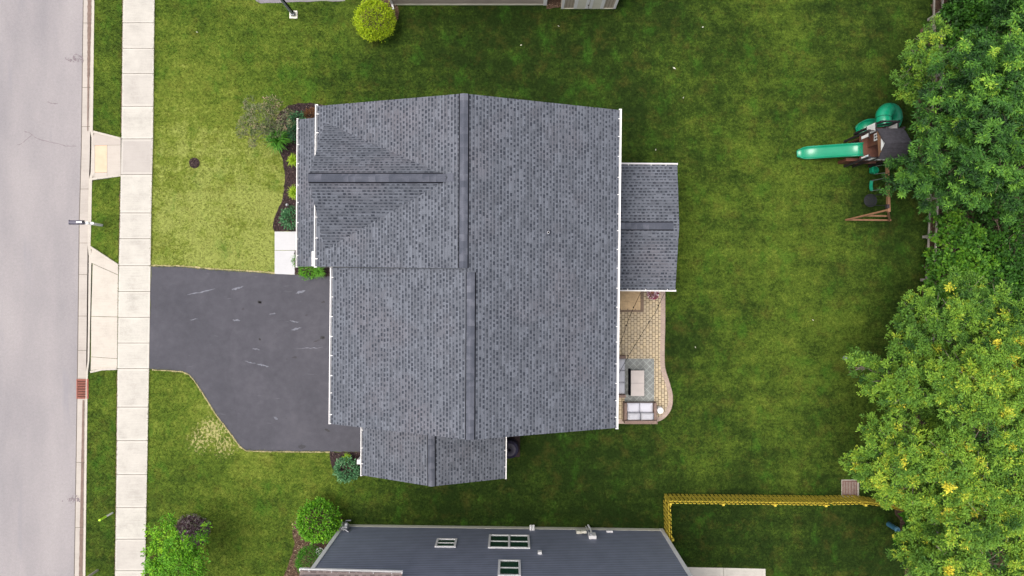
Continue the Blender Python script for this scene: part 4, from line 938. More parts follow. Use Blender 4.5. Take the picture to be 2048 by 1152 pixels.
tb = thing('coffee_table', P(1274, 767, 0), 'rectangular coffee table with two pale stone tops on the grey-green rug', 'table')
q0, q1 = P(1262, 792, .45), P(1288.5, 741, .45); ym = (q0.y+q1.y)/2
for a, e in ((q0.y, ym-.006), (ym+.006, q1.y)): b = MB(); b.box(q0.x, q1.x, a, e, .42, .45); b.build('top_panel', M['table_top'], tb)
b = MB(); b.box(q0.x+.03, q1.x-.03, q0.y+.03, q1.y-.03, .08, .418); b.build('base', M['black'], tb); b = MB(); b.box(q0.x-.07, q0.x+.0, q0.y+.02, q1.y+.05, .06, .38); b.build('side_shelf', M['black'], tb)
c = P(1321, 821.5, .45); b = MB(); prof_z = np.linspace(0.035, .45, 9); rr_ = [.13, .155, .17, .175, .175, .17, .16, .15, .14]
for i in range(8): b.tube([Vector((c.x, c.y, prof_z[i])), Vector((c.x, c.y, prof_z[i+1]))], [rr_[i], rr_[i+1]], 24, cap=(i == 7))
tag(b.build('garden_stool', M['white'], smooth=False), 'round white ceramic stool beside the loveseat on the patio', 'stool')
# stepping landing of mixed pavers at the house door
st = thing('paver_step', P(1262, 605, 0), 'low square step of tan and brown pavers on the patio below the sunroom', 'step')
q0, q1 = P(1225, 624, .15), P(1287.5, 570, .15)
b = MB(); b.box(q0.x, q1.x-.16, q0.y+.16, q1.y, .0, .165)
b.build('step_field', M['paver_tan'], st); b = MB()
x = q0.x
while x < q1.x-.14: b.box(x+.005, x+.14, q0.y, q0.y+.155, 0, .168); x += .145
y = q0.y
while y < q1.y: b.box(q1.x-.15, q1.x, y+.005, y+.14, 0, .17); y += .145
b.build('step_border', M['rust_dark'] if False else simple('dark_paver', (0.17, 0.12, 0.085), .85, .25, 5), st)
b = MB(); 
for (x0, y0, x1, y1) in [(1241, 620, 1255, 604), (1256, 620, 1270, 604), (1243, 602, 1251, 588), (1252, 602, 1264, 589), (1265, 602, 1281, 588), (1271, 620, 1281, 604)]:
    a, e = P(x0, y0, .17), P(x1, y1, .17); b.box(a.x+.008, e.x-.008, a.y+.008, e.y-.008, .16, .172)
b.build('paving_stone', simple('sandy_paver', (0.46, 0.33, 0.19), .85, .35, 2.5), st)
# string lights over the patio
def string(pts3, label):
    t = thing('string_lights', pts3[0], label, 'string lights', 'string lights over the patio'); b = MB(); bl = []
    P3 = []
    for i in range(len(pts3)-1):
        for k in range(6):
            s_ = k/6; p = pts3[i].lerp(pts3[i+1], s_); P3.append(p)
    P3.append(pts3[-1]); L = len(P3)
    P3 = [p-Vector((0, 0, .25*math.sin(math.pi*i/(L-1)))) for i, p in enumerate(P3)]
    b.tube(P3, .010, 5); b.build('cable', M['black'], t)
    for i in range(4, L-2, 7):
        b = MB(); b.tube([P3[i], P3[i]-Vector((0, 0, .09))], [.02, .035], 8); b.build('bulb', M['black'], t)
string([P(1281, 586, 2.75), P(1263, 629, 2.7), P(1253, 656, 2.7), P(1236, 702, 2.7)], 'left strand of dark string lights running down over the patio pavers')
string([P(1329, 586, 2.75), P(1313, 624, 2.7), P(1298, 649, 2.7), P(1283, 673, 2.7), P(1262, 706, 2.7), P(1237, 748, 2.7)], 'right, longer strand of dark string lights crossing from the sunroom corner to the long sofa')

# ------------------------------------------------------------------ fences
yf = thing('yellow_fence', P(1550, 990, 0), 'yellow wooden slat fence with a corner beside the blue-grey house', 'fence')
def fence_run(A, B, h_, t, side, z0=.06):
    L = (B-A).length; d = (B-A).normalized(); n_ = Vector((-d.y, d.x, 0))*side; n = int(L/.098); b = MB(); b2 = MB()
    for k in range(n):
        u = (k+.5)*L/n; hh = h_+random.uniform(-.02, .02)
        if k % 2 == 0: p = A+d*u+n_*.045
        else: p = A+d*u-n_*.045
        bb = b
        bb.bar(p+Vector((0, 0, z0)), p+Vector((0, 0, hh)), .122, .022, up=n_)
    b.build('slat_panel', M['yellow_wood'], t)
    for z in (.30, h_-.25): b2.bar(A+Vector((0, 0, z)), B+Vector((0, 0, z)), .035, .07)
    b2.build('rail', M['yellow_wood'], t)
def posts(pts, h_, t, off):
    for p in pts: b = MB(); q = p+off; b.box(q.x-.05, q.x+.05, q.y-.05, q.y+.05, 0, h_); b.build('post', M['yellow_wood'], t)
F0, F1, F2, F3, F4 = P(1328, 989), P(1640, 992.5), P(1705, 991), P(1745, 997), P(1800, 1010)
FD = P(1336, 1062)
F0b = P(1330, 990)
fence_run(F0, F1, 1.2, yf, 1); fence_run(F1, F2, 1.15, yf, 1); fence_run(F2, F3, 1.1, yf, 1); fence_run(F3, F4, 1.1, yf, 1)
fence_run(F0+Vector((.0, -.15, 0)), P(1330.5, 1066), 1.15, yf, 1)
posts([F0, P(1430, 990.2), P(1530, 991.3), P(1628, 992.4), F2, F3, F4], 1.16, yf, Vector((.05, -.10, 0))); posts([P(1331, 1062)], 1.18, yf, Vector((.08, 0, 0)))

rf = thing('split_rail_fence', P(1872, 450, 0), 'weathered grey split rail fence along the back of the lawn under the trees', 'fence')
def rail_fence(pts, t):
    pp = [P(*p) for p in pts]
    for i, p in enumerate(pp): b = MB(); b.box(p.x-.06, p.x+.06, p.y-.06, p.y+.06, 0, 1.15); b.build('post', M['grey_wood'], t)
    for i in range(len(pp)-1):
        for z in (.42, 1.0):
            b = MB(); b.bar(pp[i]+Vector((random.uniform(-.02, .02), 0, z)), pp[i+1]+Vector((random.uniform(-.02, .02), 0, z+random.uniform(-.04, .04))), .05, .09); b.build('rail', M['grey_wood'], t)
rail_fence([(1859, -80), (1857, 40), (1855, 160), (1853, 300), (1850, 400), (1847, 474), (1843, 560), (1840, 680)], rf)
b = MB(); b.bar(P(1853, 476, .5), P(1867, 476, .5), .06, .08); b.build('brace', M['grey_wood'], rf)

# teal pipe marker
c = P(1777, 1048, 0); tm = thing('blue_pedestal', c, 'blue-green round utility pedestal on the lawn beside the yellow-flecked trees', 'utility pedestal')
b = MB(); b.tube([c, c+Vector((0, 0, .72))], .115, 18); b.build('body', M['teal'], tm); b = MB(); b.disc(c, .125, .72, .80, 18, r2=.105); b.build('cap', simple('pale_teal', (.12, .28, .38), .5, .05), tm)
b = MB(); b.disc(c, .05, .80, .815, 12); b.build('lid_knob', M['teal'], tm)
c = P(1690, 716, 0); b = MB(); b.disc(c, .11, 0, .14, 14, r2=.08); tag(b.build('cleanout_cap', M['grey']), 'small grey cleanout cap in the grass at the tree tip', 'pipe cap')
# white garden wheel ornament lying in the bed of the blue-grey house
c = P(640.5, 1102, 0); b = MB(); b.tube([Vector((c.x+.17*math.cos(t), c.y+.17*math.sin(t), .07)) for t in np.linspace(0, 2*math.pi, 25)], .022, 6, cap=False)
b.tube([Vector((c.x+.08*math.cos(t), c.y+.08*math.sin(t), .08)) for t in np.linspace(0, 2*math.pi, 17)], .016, 6, cap=False)
for k in range(6): t = k*math.pi/3; b.bar(Vector((c.x, c.y, .075)), Vector((c.x+.17*math.cos(t), c.y+.17*math.sin(t), .075)), .018)
tag(b.build('wheel_ornament', M['white']), 'round white wheel ornament lying in the bed beside the blue-grey house', 'garden ornament')
c = P(578, 411, 0); b = MB(); b.tube([c, c+Vector((0, 0, .3))], .012, 6); b.disc(c, .07, .3, .36, 12, r2=.03); tag(b.build('path_light', M['grey']), 'small grey path light in the dark front bed', 'garden light')
# fallen pale leaves on the lawn
for k, (x, y) in enumerate([(1348, 137), (1117, 53), (1042, 91), (1366, 196), (1405, 55), (395, 65), (1625, 640), (1390, 694), (1311, 300)]):
    c = P(x, y, 0); b = MB(); r_ = .05 if k != 0 else .09
    a = random.uniform(0, 3); d = Vector((math.cos(a), math.sin(a), 0)); n_ = Vector((-d.y, d.x, 0)); z = Vector((0, 0, .06))
    b.face([c-d*r_+z, c+n_*r_*.45+z*1.3, c+d*r_+z, c-n_*r_*.45+z*.8]); b.face([c-d*r_+z*.9, c+n_*r_*.45+z*1.2, c+d*r_+z*.9, c-n_*r_*.45+z*.7])
    tag(b.build('fallen_leaf', M['cream']), 'small pale fallen leaf lying alone on the lawn', 'leaf', 'pale leaves lying on the lawn')

# ------------------------------------------------------------------ play set
ps = thing('play_set', P(1755, 300, 0), 'wooden play set with black roof, straight green slide, green tube slide and swings', 'play set')
zd = 1.5                                             # deck height
def pb(x0, y0, x1, y1, z0, z1, ref=None):            # box from photo corners measured at height z1
    a, c = P(x0, y1, z1 if ref is None else ref), P(x1, y0, z1 if ref is None else ref); return a.x, c.x, a.y, c.y, z0, z1
b = MB(); b.box(*pb(1720, 268, 1774, 322, zd-.06, zd)); b.box(*pb(1742, 252, 1776, 268, zd-.06, zd)); b.build('deck', M['play_brown'], ps)
b = MB()
for (x, y, h_) in [(1721, 269, 2.3), (1721, 321, 2.3), (1739, 270, 2.95), (1739, 321, 2.95), (1772, 270, 2.95), (1772, 321, 2.95), (1742, 253, 2.45), (1775, 253, 2.45)]:
    c = P(x, y, zd); b.box(c.x-.045, c.x+.045, c.y-.045, c.y+.045, 0, h_)
b.build('frame_posts', M['play_dark'], ps)
def railing(A, B, z0, z1, white=True, n=None):
    A = Vector(A); B = Vector(B); L = (B-A).length; n = n or max(2, int(L/.19)); b = MB()
    up = Vector((0, 0, 1))
    b.bar(Vector((A.x, A.y, z1)), Vector((B.x, B.y, z1)), .035, .05); b.bar(Vector((A.x, A.y, z0)), Vector((B.x, B.y, z0)), .035, .05); b.build('railing', M['play_dark'], ps)
    b = MB()
    for k in range(n):
        p = A.lerp(B, (k+.5)/n); d = (B-A).normalized(); q = Vector((-d.y, d.x, 0)); b.bar(Vector((p.x, p.y, z0)), Vector((p.x, p.y, z1)), .13, .03, up=q)
    b.build('railing_slat', M['white'] if white else M['play_brown'], ps)
D = lambda x, y: P(x, y, zd)
railing(D(1721, 269), D(1739, 269), zd+.08, zd+.75, n=2); railing(D(1721, 321), D(1770, 321), zd+.08, zd+.75, n=5)
railing(D(1721, 270), D(1721, 284), zd+.08, zd+.75, n=1); railing(D(1721, 315), D(1721, 321), zd+.08, zd+.75, n=1)
railing(D(1732, 254), D(1732, 270), zd+.08, zd+.85, n=3); railing(D(1775, 253), D(1775, 268), zd+.08, zd+.85, n=3)
b = MB(); b.box(*pb(1742, 251, 1776, 253, zd, zd+.95, zd)); b.build('tube_panel', M['play_dark'], ps)
# club house front wall with window and gable
zc = 2.95
fx = D(1736, 0).x; y0, y1 = D(0, 321).y, D(0, 272).y
b = MB(); b.box(fx-.03, fx, (y0+y1)/2+.02, y1, zd, zc-.35); b.build('front_wall', M['play_brown'], ps)
b = MB(); ymid = (y0+y1)/2+.35; b.box(fx-.05, fx-.031, ymid-.16, ymid+.16, 2.1, 2.5); pw = b.build('toy_window', M['white'], ps)
b = MB()
for i in (-1, 1):
    for j in (-1, 1): b.box(fx-.056, fx-.051, ymid+i*.065-.04, ymid+i*.065+.04, 2.3+j*.08-.05, 2.3+j*.08+.05)
b.build('toy_window_pane', M['black'], pw)
# roof of the tower
ze_, zk_ = 3.0, 3.62
r00, r01, r10, r11 = P(1753, 257, ze_), P(1807, 257, ze_), P(1757, 318, ze_), P(1811, 317, ze_); k0, k1 = P(1770, 286, zk_), P(1824, 284, zk_)
for nm, q4 in (('n', (r00, r01, k1, k0)), ('s', (r10, r11, k1, k0))):
    b = MB(); n = 7; q4 = [Vector(v) for v in q4]
    for k in range(n):      # overlapping roof boards
        a, c = q4[0].lerp(q4[3], k/n), q4[1].lerp(q4[2], k/n); a2, c2 = q4[0].lerp(q4[3], (k+1.1)/n), q4[1].lerp(q4[2], (k+1.1)/n); dz = Vector((0, 0, .03))
        j = Vector((random.uniform(-.015, .015), 0, 0))
        b.face([a+dz+j, c+dz+j, c2+j, a2+j]); b.face([a+dz+j, c+dz+j, c+j, a+j]); b.face([a-dz+j, c-dz+j, c2-dz*2+j, a2-dz*2+j])
    b.build('roof', M['play_roof'], ps)
b = MB(); b.face([Vector((r00.x+.02, r00.y-.05, ze_-.02)), Vector((r10.x+.02, r10.y+.05, ze_-.02)), Vector((k0.x+.02, k0.y, zk_-.03))]); b.face([Vector((r00.x+.06, r00.y-.05, ze_-.02)), Vector((r10.x+.06, r10.y+.05, ze_-.02)), Vector((k0.x+.06, k0.y, zk_-.03))]); b.build('gable', M['play_tan'], ps)
b = MB(); kk = Vector((k0.x, k0.y, zk_-.03)); b.face([kk+Vector((0.0, 0, 0)), kk+Vector((.0, .27, -.29)), kk+Vector((.0, -.27, -.29))]); b.face([kk+Vector((0.01, 0, 0)), kk+Vector((.01, .27, -.29)), kk+Vector((.01, -.27, -.29))]); b.build('gable_trim', M['white'], ps)
# straight slide
def trough(pts, wd, side=.13, m='green_plastic', name='slide'):
    b = MB(); prof = [(-wd/2, side), (-wd/2+.02, side+.01), (-wd/2+.05, .03), (-wd*.3, 0), (wd*.3, 0), (wd/2-.05, .03), (wd/2-.02, side+.01), (wd/2, side), (wd/2, -.03), (-wd/2, -.03)]
    rings = []
    for i, p in enumerate(pts):
        d = (pts[min(i+1, len(pts)-1)]-pts[max(i-1, 0)]); dh = Vector((d.x, d.y, 0)).normalized(); x = Vector((-dh.y, dh.x, 0)); y = d.normalized().cross(x); y = y if y.z > 0 else -y
        s_ = 1.0
        if i == len(pts)-1: s_ = .55
        if i == len(pts)-2: s_ = .9
        rings.append([p+x*a*s_+y*c_ for a, c_ in prof])
    n = len(prof)
    for i in range(len(rings)-1):
        for k in range(n): b.face([rings[i][k], rings[i][(k+1) % n], rings[i+1][(k+1) % n], rings[i+1][k]])
    b.face(rings[0]); b.face(rings[-1]); return b.build(name, M[m], ps, True)
S0, S1 = P(1726, 299, zd+.02), P(1596, 307.5, .18)
hz = [1, .97, .9, .78, .66, .54, .42, .3, .18, .08, .02, 0, 0]
pts = [Vector((S0.x+(S1.x-S0.x)*i/12, S0.y+(S1.y-S0.y)*i/12, .16+(zd-.14)*h_)) for i, h_ in enumerate(hz)]
# measured in plan at its own height
pts = []
for i, h_ in enumerate(hz):
    z = .16+(zd-.14)*h_; pts.append(P(1726+(1594-1726)*i/12, 299+(307.5-299)*i/12, z))
trough(pts, .60)
# tube slide
M['green_seam'] = simple('dark_green_seam', (0.003, 0.10, 0.055), .5, .1)
tp = [P(1768, 250, 2.0), P(1767, 238, 1.98), P(1768, 228, 1.88), P(1775, 221, 1.68), P(1785, 223, 1.45), P(1789, 235, 1.22), P(1784, 248, 1.0), P(1768, 254, .82), P(1748, 251, .62)]
tp = [tp[0]] + smooth_poly(tp, 3)[1:]
b = MB(); b.tube(tp, .335, 20, cap=False); tbn = b.build('tube_slide', M['green_plastic'], ps, True)
b = MB()
for i in (3, 9, 15, 21): 
    if i+1 < len(tp): d = (tp[i+1]-tp[i]).normalized(); b.tube([tp[i]-d*.02, tp[i]+d*.02], .345, 20, cap=False)
b.build('tube_joint', M['green_seam'], tbn)
trough(smooth_poly([P(1750, 251, .32), P(1735, 251, .26), P(1724, 256, .18), P(1715, 265, .12)], 3), .55, .16, name='slide_exit')
# swing beam, A-frame and swings
B0_, B1_ = P(1774, 318, 2.35), P(1777, 424, 2.3)
b = MB(); b.bar(B0_, B1_, .11, .14); b.build('swing_beam', M['play_tan'], ps)
L1, L2 = P(1692, 440, 0), P(1779, 441, 0); ap_ = P(1776, 420, 2.34)
for L_ in (L1, L2): b = MB(); b.bar(L_, ap_, .10, .07); b.build('leg', M['play_tan'], ps)
b = MB(); b.bar(L1+Vector((0, 0, .12)), L2+Vector((0, 0, .12)), .07, .07); b.bar(L1.lerp(ap_, .45), L2.lerp(ap_, .45), .07, .07); b.build('cross_bar', M['play_tan'], ps)
b = MB(); c = P(1777, 412, 2.42); b.box(c.x-.07, c.x+.05, c.y-.1, c.y+.08, 2.28, 2.42); b.build('beam_bracket', M['play_dark'], ps)
def chain(a, c, t): b = MB(); b.tube([a, c], .012, 5); b.build('chain', M['grey'], t)
ZB = 2.28
c = P(1748, 341, .75); b = MB(); b.tube([c+Vector((0, 0, -.1)), c+Vector((0, 0, .08))], [.15, .19], 16, cap=False); b.disc(c, .15, .62, .65, 16); b.box(c.x-.19, c.x-.12, c.y-.12, c.y+.12, .7, .95)
sw1 = b.build('bucket_swing', M['green_plastic'], ps)
chain(c+Vector((0, .18, .08)), P(1775, 328, ZB), sw1); chain(c+Vector((0, -.18, .08)), P(1775, 345, ZB), sw1)
c = P(1743.5, 371.5, .6); b = MB()
for k in range(8): t0, t1 = -1+k/4, -1+(k+1)/4; f = lambda t: c+Vector((-.06*(1-t*t)*0, t*.24, -.07*(1-t*t))); b.bar(f(t0), f(t1), .15, .02)
sw2 = b.build('belt_swing', M['green_plastic'], ps); chain(c+Vector((0, .24, 0)), P(1775, 355, ZB), sw2); chain(c+Vector((0, -.24, 0)), P(1776, 376, ZB), sw2)
c = P(1741, 401, .5); b = MB(); b.tube([Vector((c.x+.28*math.cos(t), c.y+.28*math.sin(t), .5)) for t in np.linspace(0, 2*math.pi, 25)], .03, 6, cap=False)
for k in range(-4, 5):
    h_ = math.sqrt(.28**2-(k*.06)**2); b.bar(Vector((c.x+k*.06, c.y-h_, .49)), Vector((c.x+k*.06, c.y+h_, .49)), .028, .012); b.bar(Vector((c.x-h_, c.y+k*.06, .495)), Vector((c.x+h_, c.y+k*.06, .495)), .028, .012)
sw3 = b.build('net_swing', M['net'], ps)
for s_, q in ((1, P(1776, 388, ZB)), (-1, P(1776, 411, ZB))): 
    for dx in (-.15, .15): b = MB(); b.tube([c+Vector((dx, s_*.23, 0)), q], .014, 5); b.build('rope', M['net'], sw3)
# lower box and climbing wall under the deck
b = MB(); A_ = P(1692, 327, .55); b.bar(P(1693, 322, .5), P(1760, 320, .5), .05, .5); b.bar(P(1694, 327, .2), P(1752, 325, .9), .09, .09); b.box(*pb(1692, 316, 1722, 322, .1, .9)); b.build('side_bench', M['play_brown'], ps)
b = MB(); b.box(*pb(1725, 272, 1772, 276, 0, 1.3)); b.build('side_wall', M['play_brown'], ps)
b = MB(); b.bar(P(1735, 311, 2.0), P(1742, 317, 2.1), .05, .07); b.box(*pb(1734, 311, 1738, 314, 2.0, 2.12)); b.build('toy_telescope', simple('pale_blue_plastic', (.4, .52, .6), .4, .05), ps)
# ------------------------------------------------------------------ vegetation
def unit(v): return v/np.maximum(np.linalg.norm(v, axis=1, keepdims=True), 1e-6)
def leaves(pos, d, nr, L, W, fold=.18, curve=.15):
    """many leaves: pos base, d direction, nr rough normal -> pointed folded leaf of two quads"""
    d = unit(d); s = unit(np.cross(d, nr)); n = np.cross(s, d); L = L[:, None]; W = W[:, None]
    mid = pos+d*L*.5+n*L*0; tip = pos+d*L-n*L*curve
    a = mid+s*W*.5+n*W*fold; c = mid-s*W*.5+n*W*fold
    V = np.stack([pos, a, tip, c], 1).reshape(-1, 3)
    return V
class Cloud:
    def __init__(s): s.V = []; s.t = []
    def add(s, pos, d, nr, L, W, tint, **k):
        s.V.append(leaves(pos, d, nr, L, W, **k)); s.t.append(np.repeat(tint, 4))
    def build(s, name, m, parent=None):
        V = np.concatenate(s.V); n = len(V)//4; q = np.arange(n*4).reshape(n, 4)
        tri = np.stack([q[:, [0, 1, 2]], q[:, [0, 2, 3]]], 1).ravel()
        return np_mesh(name, V, tri, 3, m, parent, {'tint': np.clip(np.concatenate(s.t), 0, 1)})
def lobe_points(c, r, n, zs=.8, lo=-.45, bump=.22):
    v = unit(rng.normal(size=(n, 3))); v[:, 2] = np.where(v[:, 2] < lo, -v[:, 2], v[:, 2])
    k = rng.integers(4, 7); ph = unit(rng.normal(size=(k, 3)))
    f = 1+bump*(np.maximum(0, (v @ ph.T))**4).sum(1)-bump*.6
    rad = r*f*rng.uniform(.55, 1.0, n)**.35
    p = np.array(c)[None, :]+v*rad[:, None]*np.array([1, 1, zs])[None, :]
    return p, v
def rosettes(cl, centers, normals, k, L, W, tint, droop=.25, spread=.75):
    n = len(centers); up = normals*0.5+np.array([0, 0, .7]); up = unit(up+rng.normal(size=(n, 3))*.2)
    a = unit(np.cross(up, rng.normal(size=(n, 3)))); b = np.cross(up, a)
    for j in range(k):
        th = 2*math.pi*j/k+rng.uniform(-.4, .4, n); el = rng.uniform(-droop, .7, n)
        d = (a*np.cos(th)[:, None]+b*np.sin(th)[:, None])*spread+up*el[:, None]
        l = L*rng.uniform(.6, 1.15, n); w_ = W*rng.uniform(.7, 1.2, n)
        cl.add(centers+d*.02, d, up, l, w_, tint+rng.normal(0, .12, n), curve=.25)
def sprays(cl, centers, normals, k, R, L, W, tint):
    n = len(centers)
    for j in range(k):
        o = unit(rng.normal(size=(n, 3)))*rng.uniform(.2, 1, n)[:, None]*R; o[:, 2] *= .6
        d = unit(o+normals*R*.6+rng.normal(size=(n, 3))*R*.5); nr = unit(normals+np.array([0, 0, 1])+rng.normal(size=(n, 3))*.45)
        cl.add(centers+o, d, nr, L*rng.uniform(.6, 1.2, n), W*rng.uniform(.7, 1.2, n), tint+rng.normal(0, .07, n))
def clumps(c, r, n_sub, sr, per, bump=.3, zs=.85):
    """a lobe built of many small leafy domes; returns leaf-spray centres, outward normals and a dome index"""
    n_sub = max(1, n_sub); p, v = lobe_points(c, r, n_sub, zs=zs, lo=-.25, bump=bump)
    P_, V_, I_ = [], [], []
    for i in range(n_sub):
        k = int(per*rng.uniform(.6, 1.4)); u = unit(rng.normal(size=(k, 3))+v[i]*.7+np.array([0, 0, .5])); s_ = sr*rng.uniform(.6, 1.25)
        P_.append(p[i]+u*s_*np.array([1, 1, .7])*rng.uniform(.5, 1.0, k)[:, None]); V_.append(unit(u+v[i]*.4)); I_.append(np.full(k, i))
    return np.concatenate(P_), np.concatenate(V_), np.concatenate(I_)
def trunk(parent, base, lobes, r0, m='bark', h_=.55):
    b = MB(); base = Vector(base); cx = sum((Vector(l[:3]) for l in lobes), Vector())/len(lobes); fork = base.lerp(cx, h_); fork.x = base.x*.6+cx.x*.4; fork.y = base.y*.6+cx.y*.4
    b.tube([base, base.lerp(fork, .5)+Vector((random.uniform(-.1, .1), random.uniform(-.1, .1), 0)), fork], [r0, r0*.75, r0*.6], 9)
    for l in lobes:
        t = Vector(l[:3]); m1 = fork.lerp(t, .5)+Vector((random.uniform(-.25, .25), random.uniform(-.25, .25), random.uniform(0, .3)))
        b.tube([fork, m1, t], [r0*.42, r0*.25, r0*.10], 6)
        for k in range(6):
            e = t+Vector((random.uniform(-1, 1), random.uniform(-1, 1), random.uniform(-.1, .95)))*l[3]*.9; b.tube([m1.lerp(t, .6), (m1.lerp(t, .6)+e)/2+Vector((random.uniform(-.1, .1), random.uniform(-.1, .1), .05)), e], [r0*.13, r0*.09, r0*.04], 4)
    return b.build('trunk', M[m], parent)
def tree(name, label, base_px, lobes_px, kind, m, group=None, dens=1.0, tr=0.14, yellow=.0, tb=.42, trunkmat='bark'):
    base = P(*base_px, 0); t = thing(name, base, label, 'tree' if 'tree' in name else 'shrub', group); cl = Cloud(); lobes = []
    LP = []
    for (px, py, z, r) in lobes_px:      # every limb carries one main mass and a few smaller ones
        c = P(px, py, z); lobes.append((c.x, c.y, c.z, r)); LP.append((c, r*.78))
        for k in range(3):
            a = random.uniform(0, 6.28); LP.append((c+Vector((math.cos(a)*r*.62, math.sin(a)*r*.62, random.uniform(-.9, .5))), r*random.uniform(.32, .5)))
    for c, r in LP:
        off = rng.normal(0, .08)
        area = r*r*6
        if kind == 'rosette':
            ns = max(2, int(area*3.9*dens)); p, v, ix = clumps((c.x, c.y, c.z), r, ns, .30, 10, zs=1.0); tt = tb-.09+off+rng.normal(0, .19, ns)[ix]+rng.normal(0, .06, len(ix))
            tt = np.where((rng.random(ns) < .006)[ix], .90, tt)
            rosettes(cl, p, v, 8, .175, .052, tt)
        elif kind == 'fine':
            ns = max(2, int(area*6.2*dens)); p, v, ix = clumps((c.x, c.y, c.z), r, ns, .25, 9); n = len(p); tt = np.minimum(.77, tb+.03+off+rng.normal(0, .16, ns)[ix]+rng.normal(0, .07, n))
            # yellow flush comes in whole sprigs
            if yellow:
                k = rng.poisson(area*yellow*6); cs = p[rng.integers(0, n, k)]
                for q in cs: tt[np.linalg.norm(p-q, axis=1) < rng.uniform(.08, .19)] = rng.uniform(.84, 1.0)
            sprays(cl, p, v, 13, .11, .11, .045, tt)
        elif kind == 'round':
            n = max(8, int(area*24*dens)); p, v = lobe_points((c.x, c.y, c.z), r, n); tt = tb+off+rng.normal(0, .13, n)
            sprays(cl, p, v, 12, .14, .15, .12, tt)
    cl.build('crown', m, t); trunk(t, base, lobes, tr, 'twig' if kind == 'fine' else trunkmat); return t

m_big = leafmat('broad_leaf', [(0, (0.008, 0.032, 0.007)), (.4, (0.044, 0.130, 0.020)), (.7, (0.110, 0.25, 0.030)), (.92, (0.17, 0.33, 0.03)), (1, (0.30, 0.44, 0.05))])
m_fine = leafmat('fine_leaf', [(0, (0.018, 0.060, 0.012)), (.4, (0.105, 0.225, 0.030)), (.75, (0.205, 0.345, 0.034)), (.88, (0.42, 0.48, 0.045)), (1, (0.72, 0.60, 0.06))])
m_vine = leafmat('vine_leaf', [(0, (0.014, 0.045, 0.008)), (.45, (0.038, 0.12, 0.014)), (.8, (0.095, 0.23, 0.018)), (1, (0.17, 0.31, 0.02))])
m_bright = leafmat('bright_leaf', [(0, (0.04, 0.13, 0.01)), (.5, (0.10, 0.28, 0.015)), (1, (0.26, 0.48, 0.02))])
m_olive = leafmat('olive_leaf', [(0, (0.030, 0.050, 0.018)), (.4, (0.090, 0.125, 0.050)), (.65, (0.17, 0.18, 0.09)), (1, (0.36, 0.25, 0.17))])
m_lime = leafmat('lime_leaf', [(0, (0.10, 0.18, 0.006)), (.5, (0.26, 0.38, 0.010)), (1, (0.46, 0.52, 0.02))])
m_grass2 = leafmat('lily_leaf', [(0, (0.03, 0.11, 0.012)), (.5, (0.07, 0.24, 0.025)), (1, (0.16, 0.38, 0.05))])
m_limegrass = leafmat('lime_blade', [(0, (0.10, 0.22, 0.012)), (.5, (0.24, 0.42, 0.02)), (1, (0.42, 0.55, 0.05))])
m_hosta = leafmat('grey_green_leaf', [(0, (0.025, 0.09, 0.035)), (.5, (0.07, 0.20, 0.08)), (1, (0.20, 0.34, 0.18))])
m_box = leafmat('hedge_leaf', [(0, (0.02, 0.09, 0.006)), (.5, (0.05, 0.19, 0.010)), (1, (0.12, 0.32, 0.02))])
m_red = leafmat('red_brown_leaf', [(0, (0.05, 0.02, 0.012)), (.5, (0.13, 0.055, 0.02)), (1, (0.22, 0.11, 0.04))])
m_flower = leafmat('petal', [(0, (0.10, 0.01, 0.03)), (.5, (0.30, 0.03, 0.09)), (.8, (.6, .5, .55)), (1, (.8, .75, .75))])
m_mauve = leafmat('mauve_leaf', [(0, (0.05, 0.03, 0.04)), (.5, (0.12, 0.08, 0.10)), (.8, (.10, .13, .05)), (1, (0.3, 0.24, 0.27))])
G1 = 'broad-leaved trees along the back fence'
tree('broad_leaf_tree', 'dark broad-leaved tree reaching left over the play set roof', (1900, 300), [(1858, 250, 5.2, .85), (1880, 215, 6.0, 1.0), (1860, 300, 4.6, .75), (1812, 338, 4.0, .66), (1803, 362, 3.8, .5), (1850, 355, 4.6, .9), (1875, 340, 3.6, .9), (1890, 250, 4.4, .9), (1890, 300, 5.8, 1.1), (1855, 392, 3.6, .6), (1900, 370, 5.0, .95), (1935, 330, 6.2, 1.1)], 'rosette', m_big, G1)
tree('broad_leaf_tree', 'broad-leaved tree filling the upper right, with a few yellowing tufts', (1985, 170), [(1900, 150, 5.8, 1.0), (1940, 110, 6.6, 1.1), (1950, 170, 7.2, 1.2), (1990, 130, 7.6, 1.2), (1930, 225, 6.5, 1.1), (1985, 215, 7.4, 1.2), (2030, 175, 7.6, 1.3), (2035, 90, 7.0, 1.2), (2075, 130, 7, 1.2)], 'rosette', m_big, G1, tb=.5)
tree('broad_leaf_tree', 'broad-leaved tree at the right edge level with the play set', (2020, 330), [(1970, 285, 7.0, 1.15), (2020, 265, 7.5, 1.2), (2000, 340, 7.0, 1.15), (1955, 385, 5.6, .9), (2045, 330, 7.3, 1.2), (2030, 395, 6.2, 1.0), (2080, 280, 7, 1.3), (2090, 370, 6.5, 1.2)], 'rosette', m_big, G1, tb=.47)
tree('small_leaf_tree', 'lighter fine-leaved tree jutting left above the tube slide', (1860, 130), [(1850, 95, 3.6, .8), (1822, 125, 3.8, .62), (1818, 158, 3.6, .55), (1845, 150, 4.2, .75), (1868, 75, 3.8, .6), (1850, 192, 3.3, .55), (1832, 175, 3.5, .5), (1880, 120, 4.3, .8), (1840, 115, 3.9, .6)], 'fine', m_fine, None, tb=.36, dens=.8)
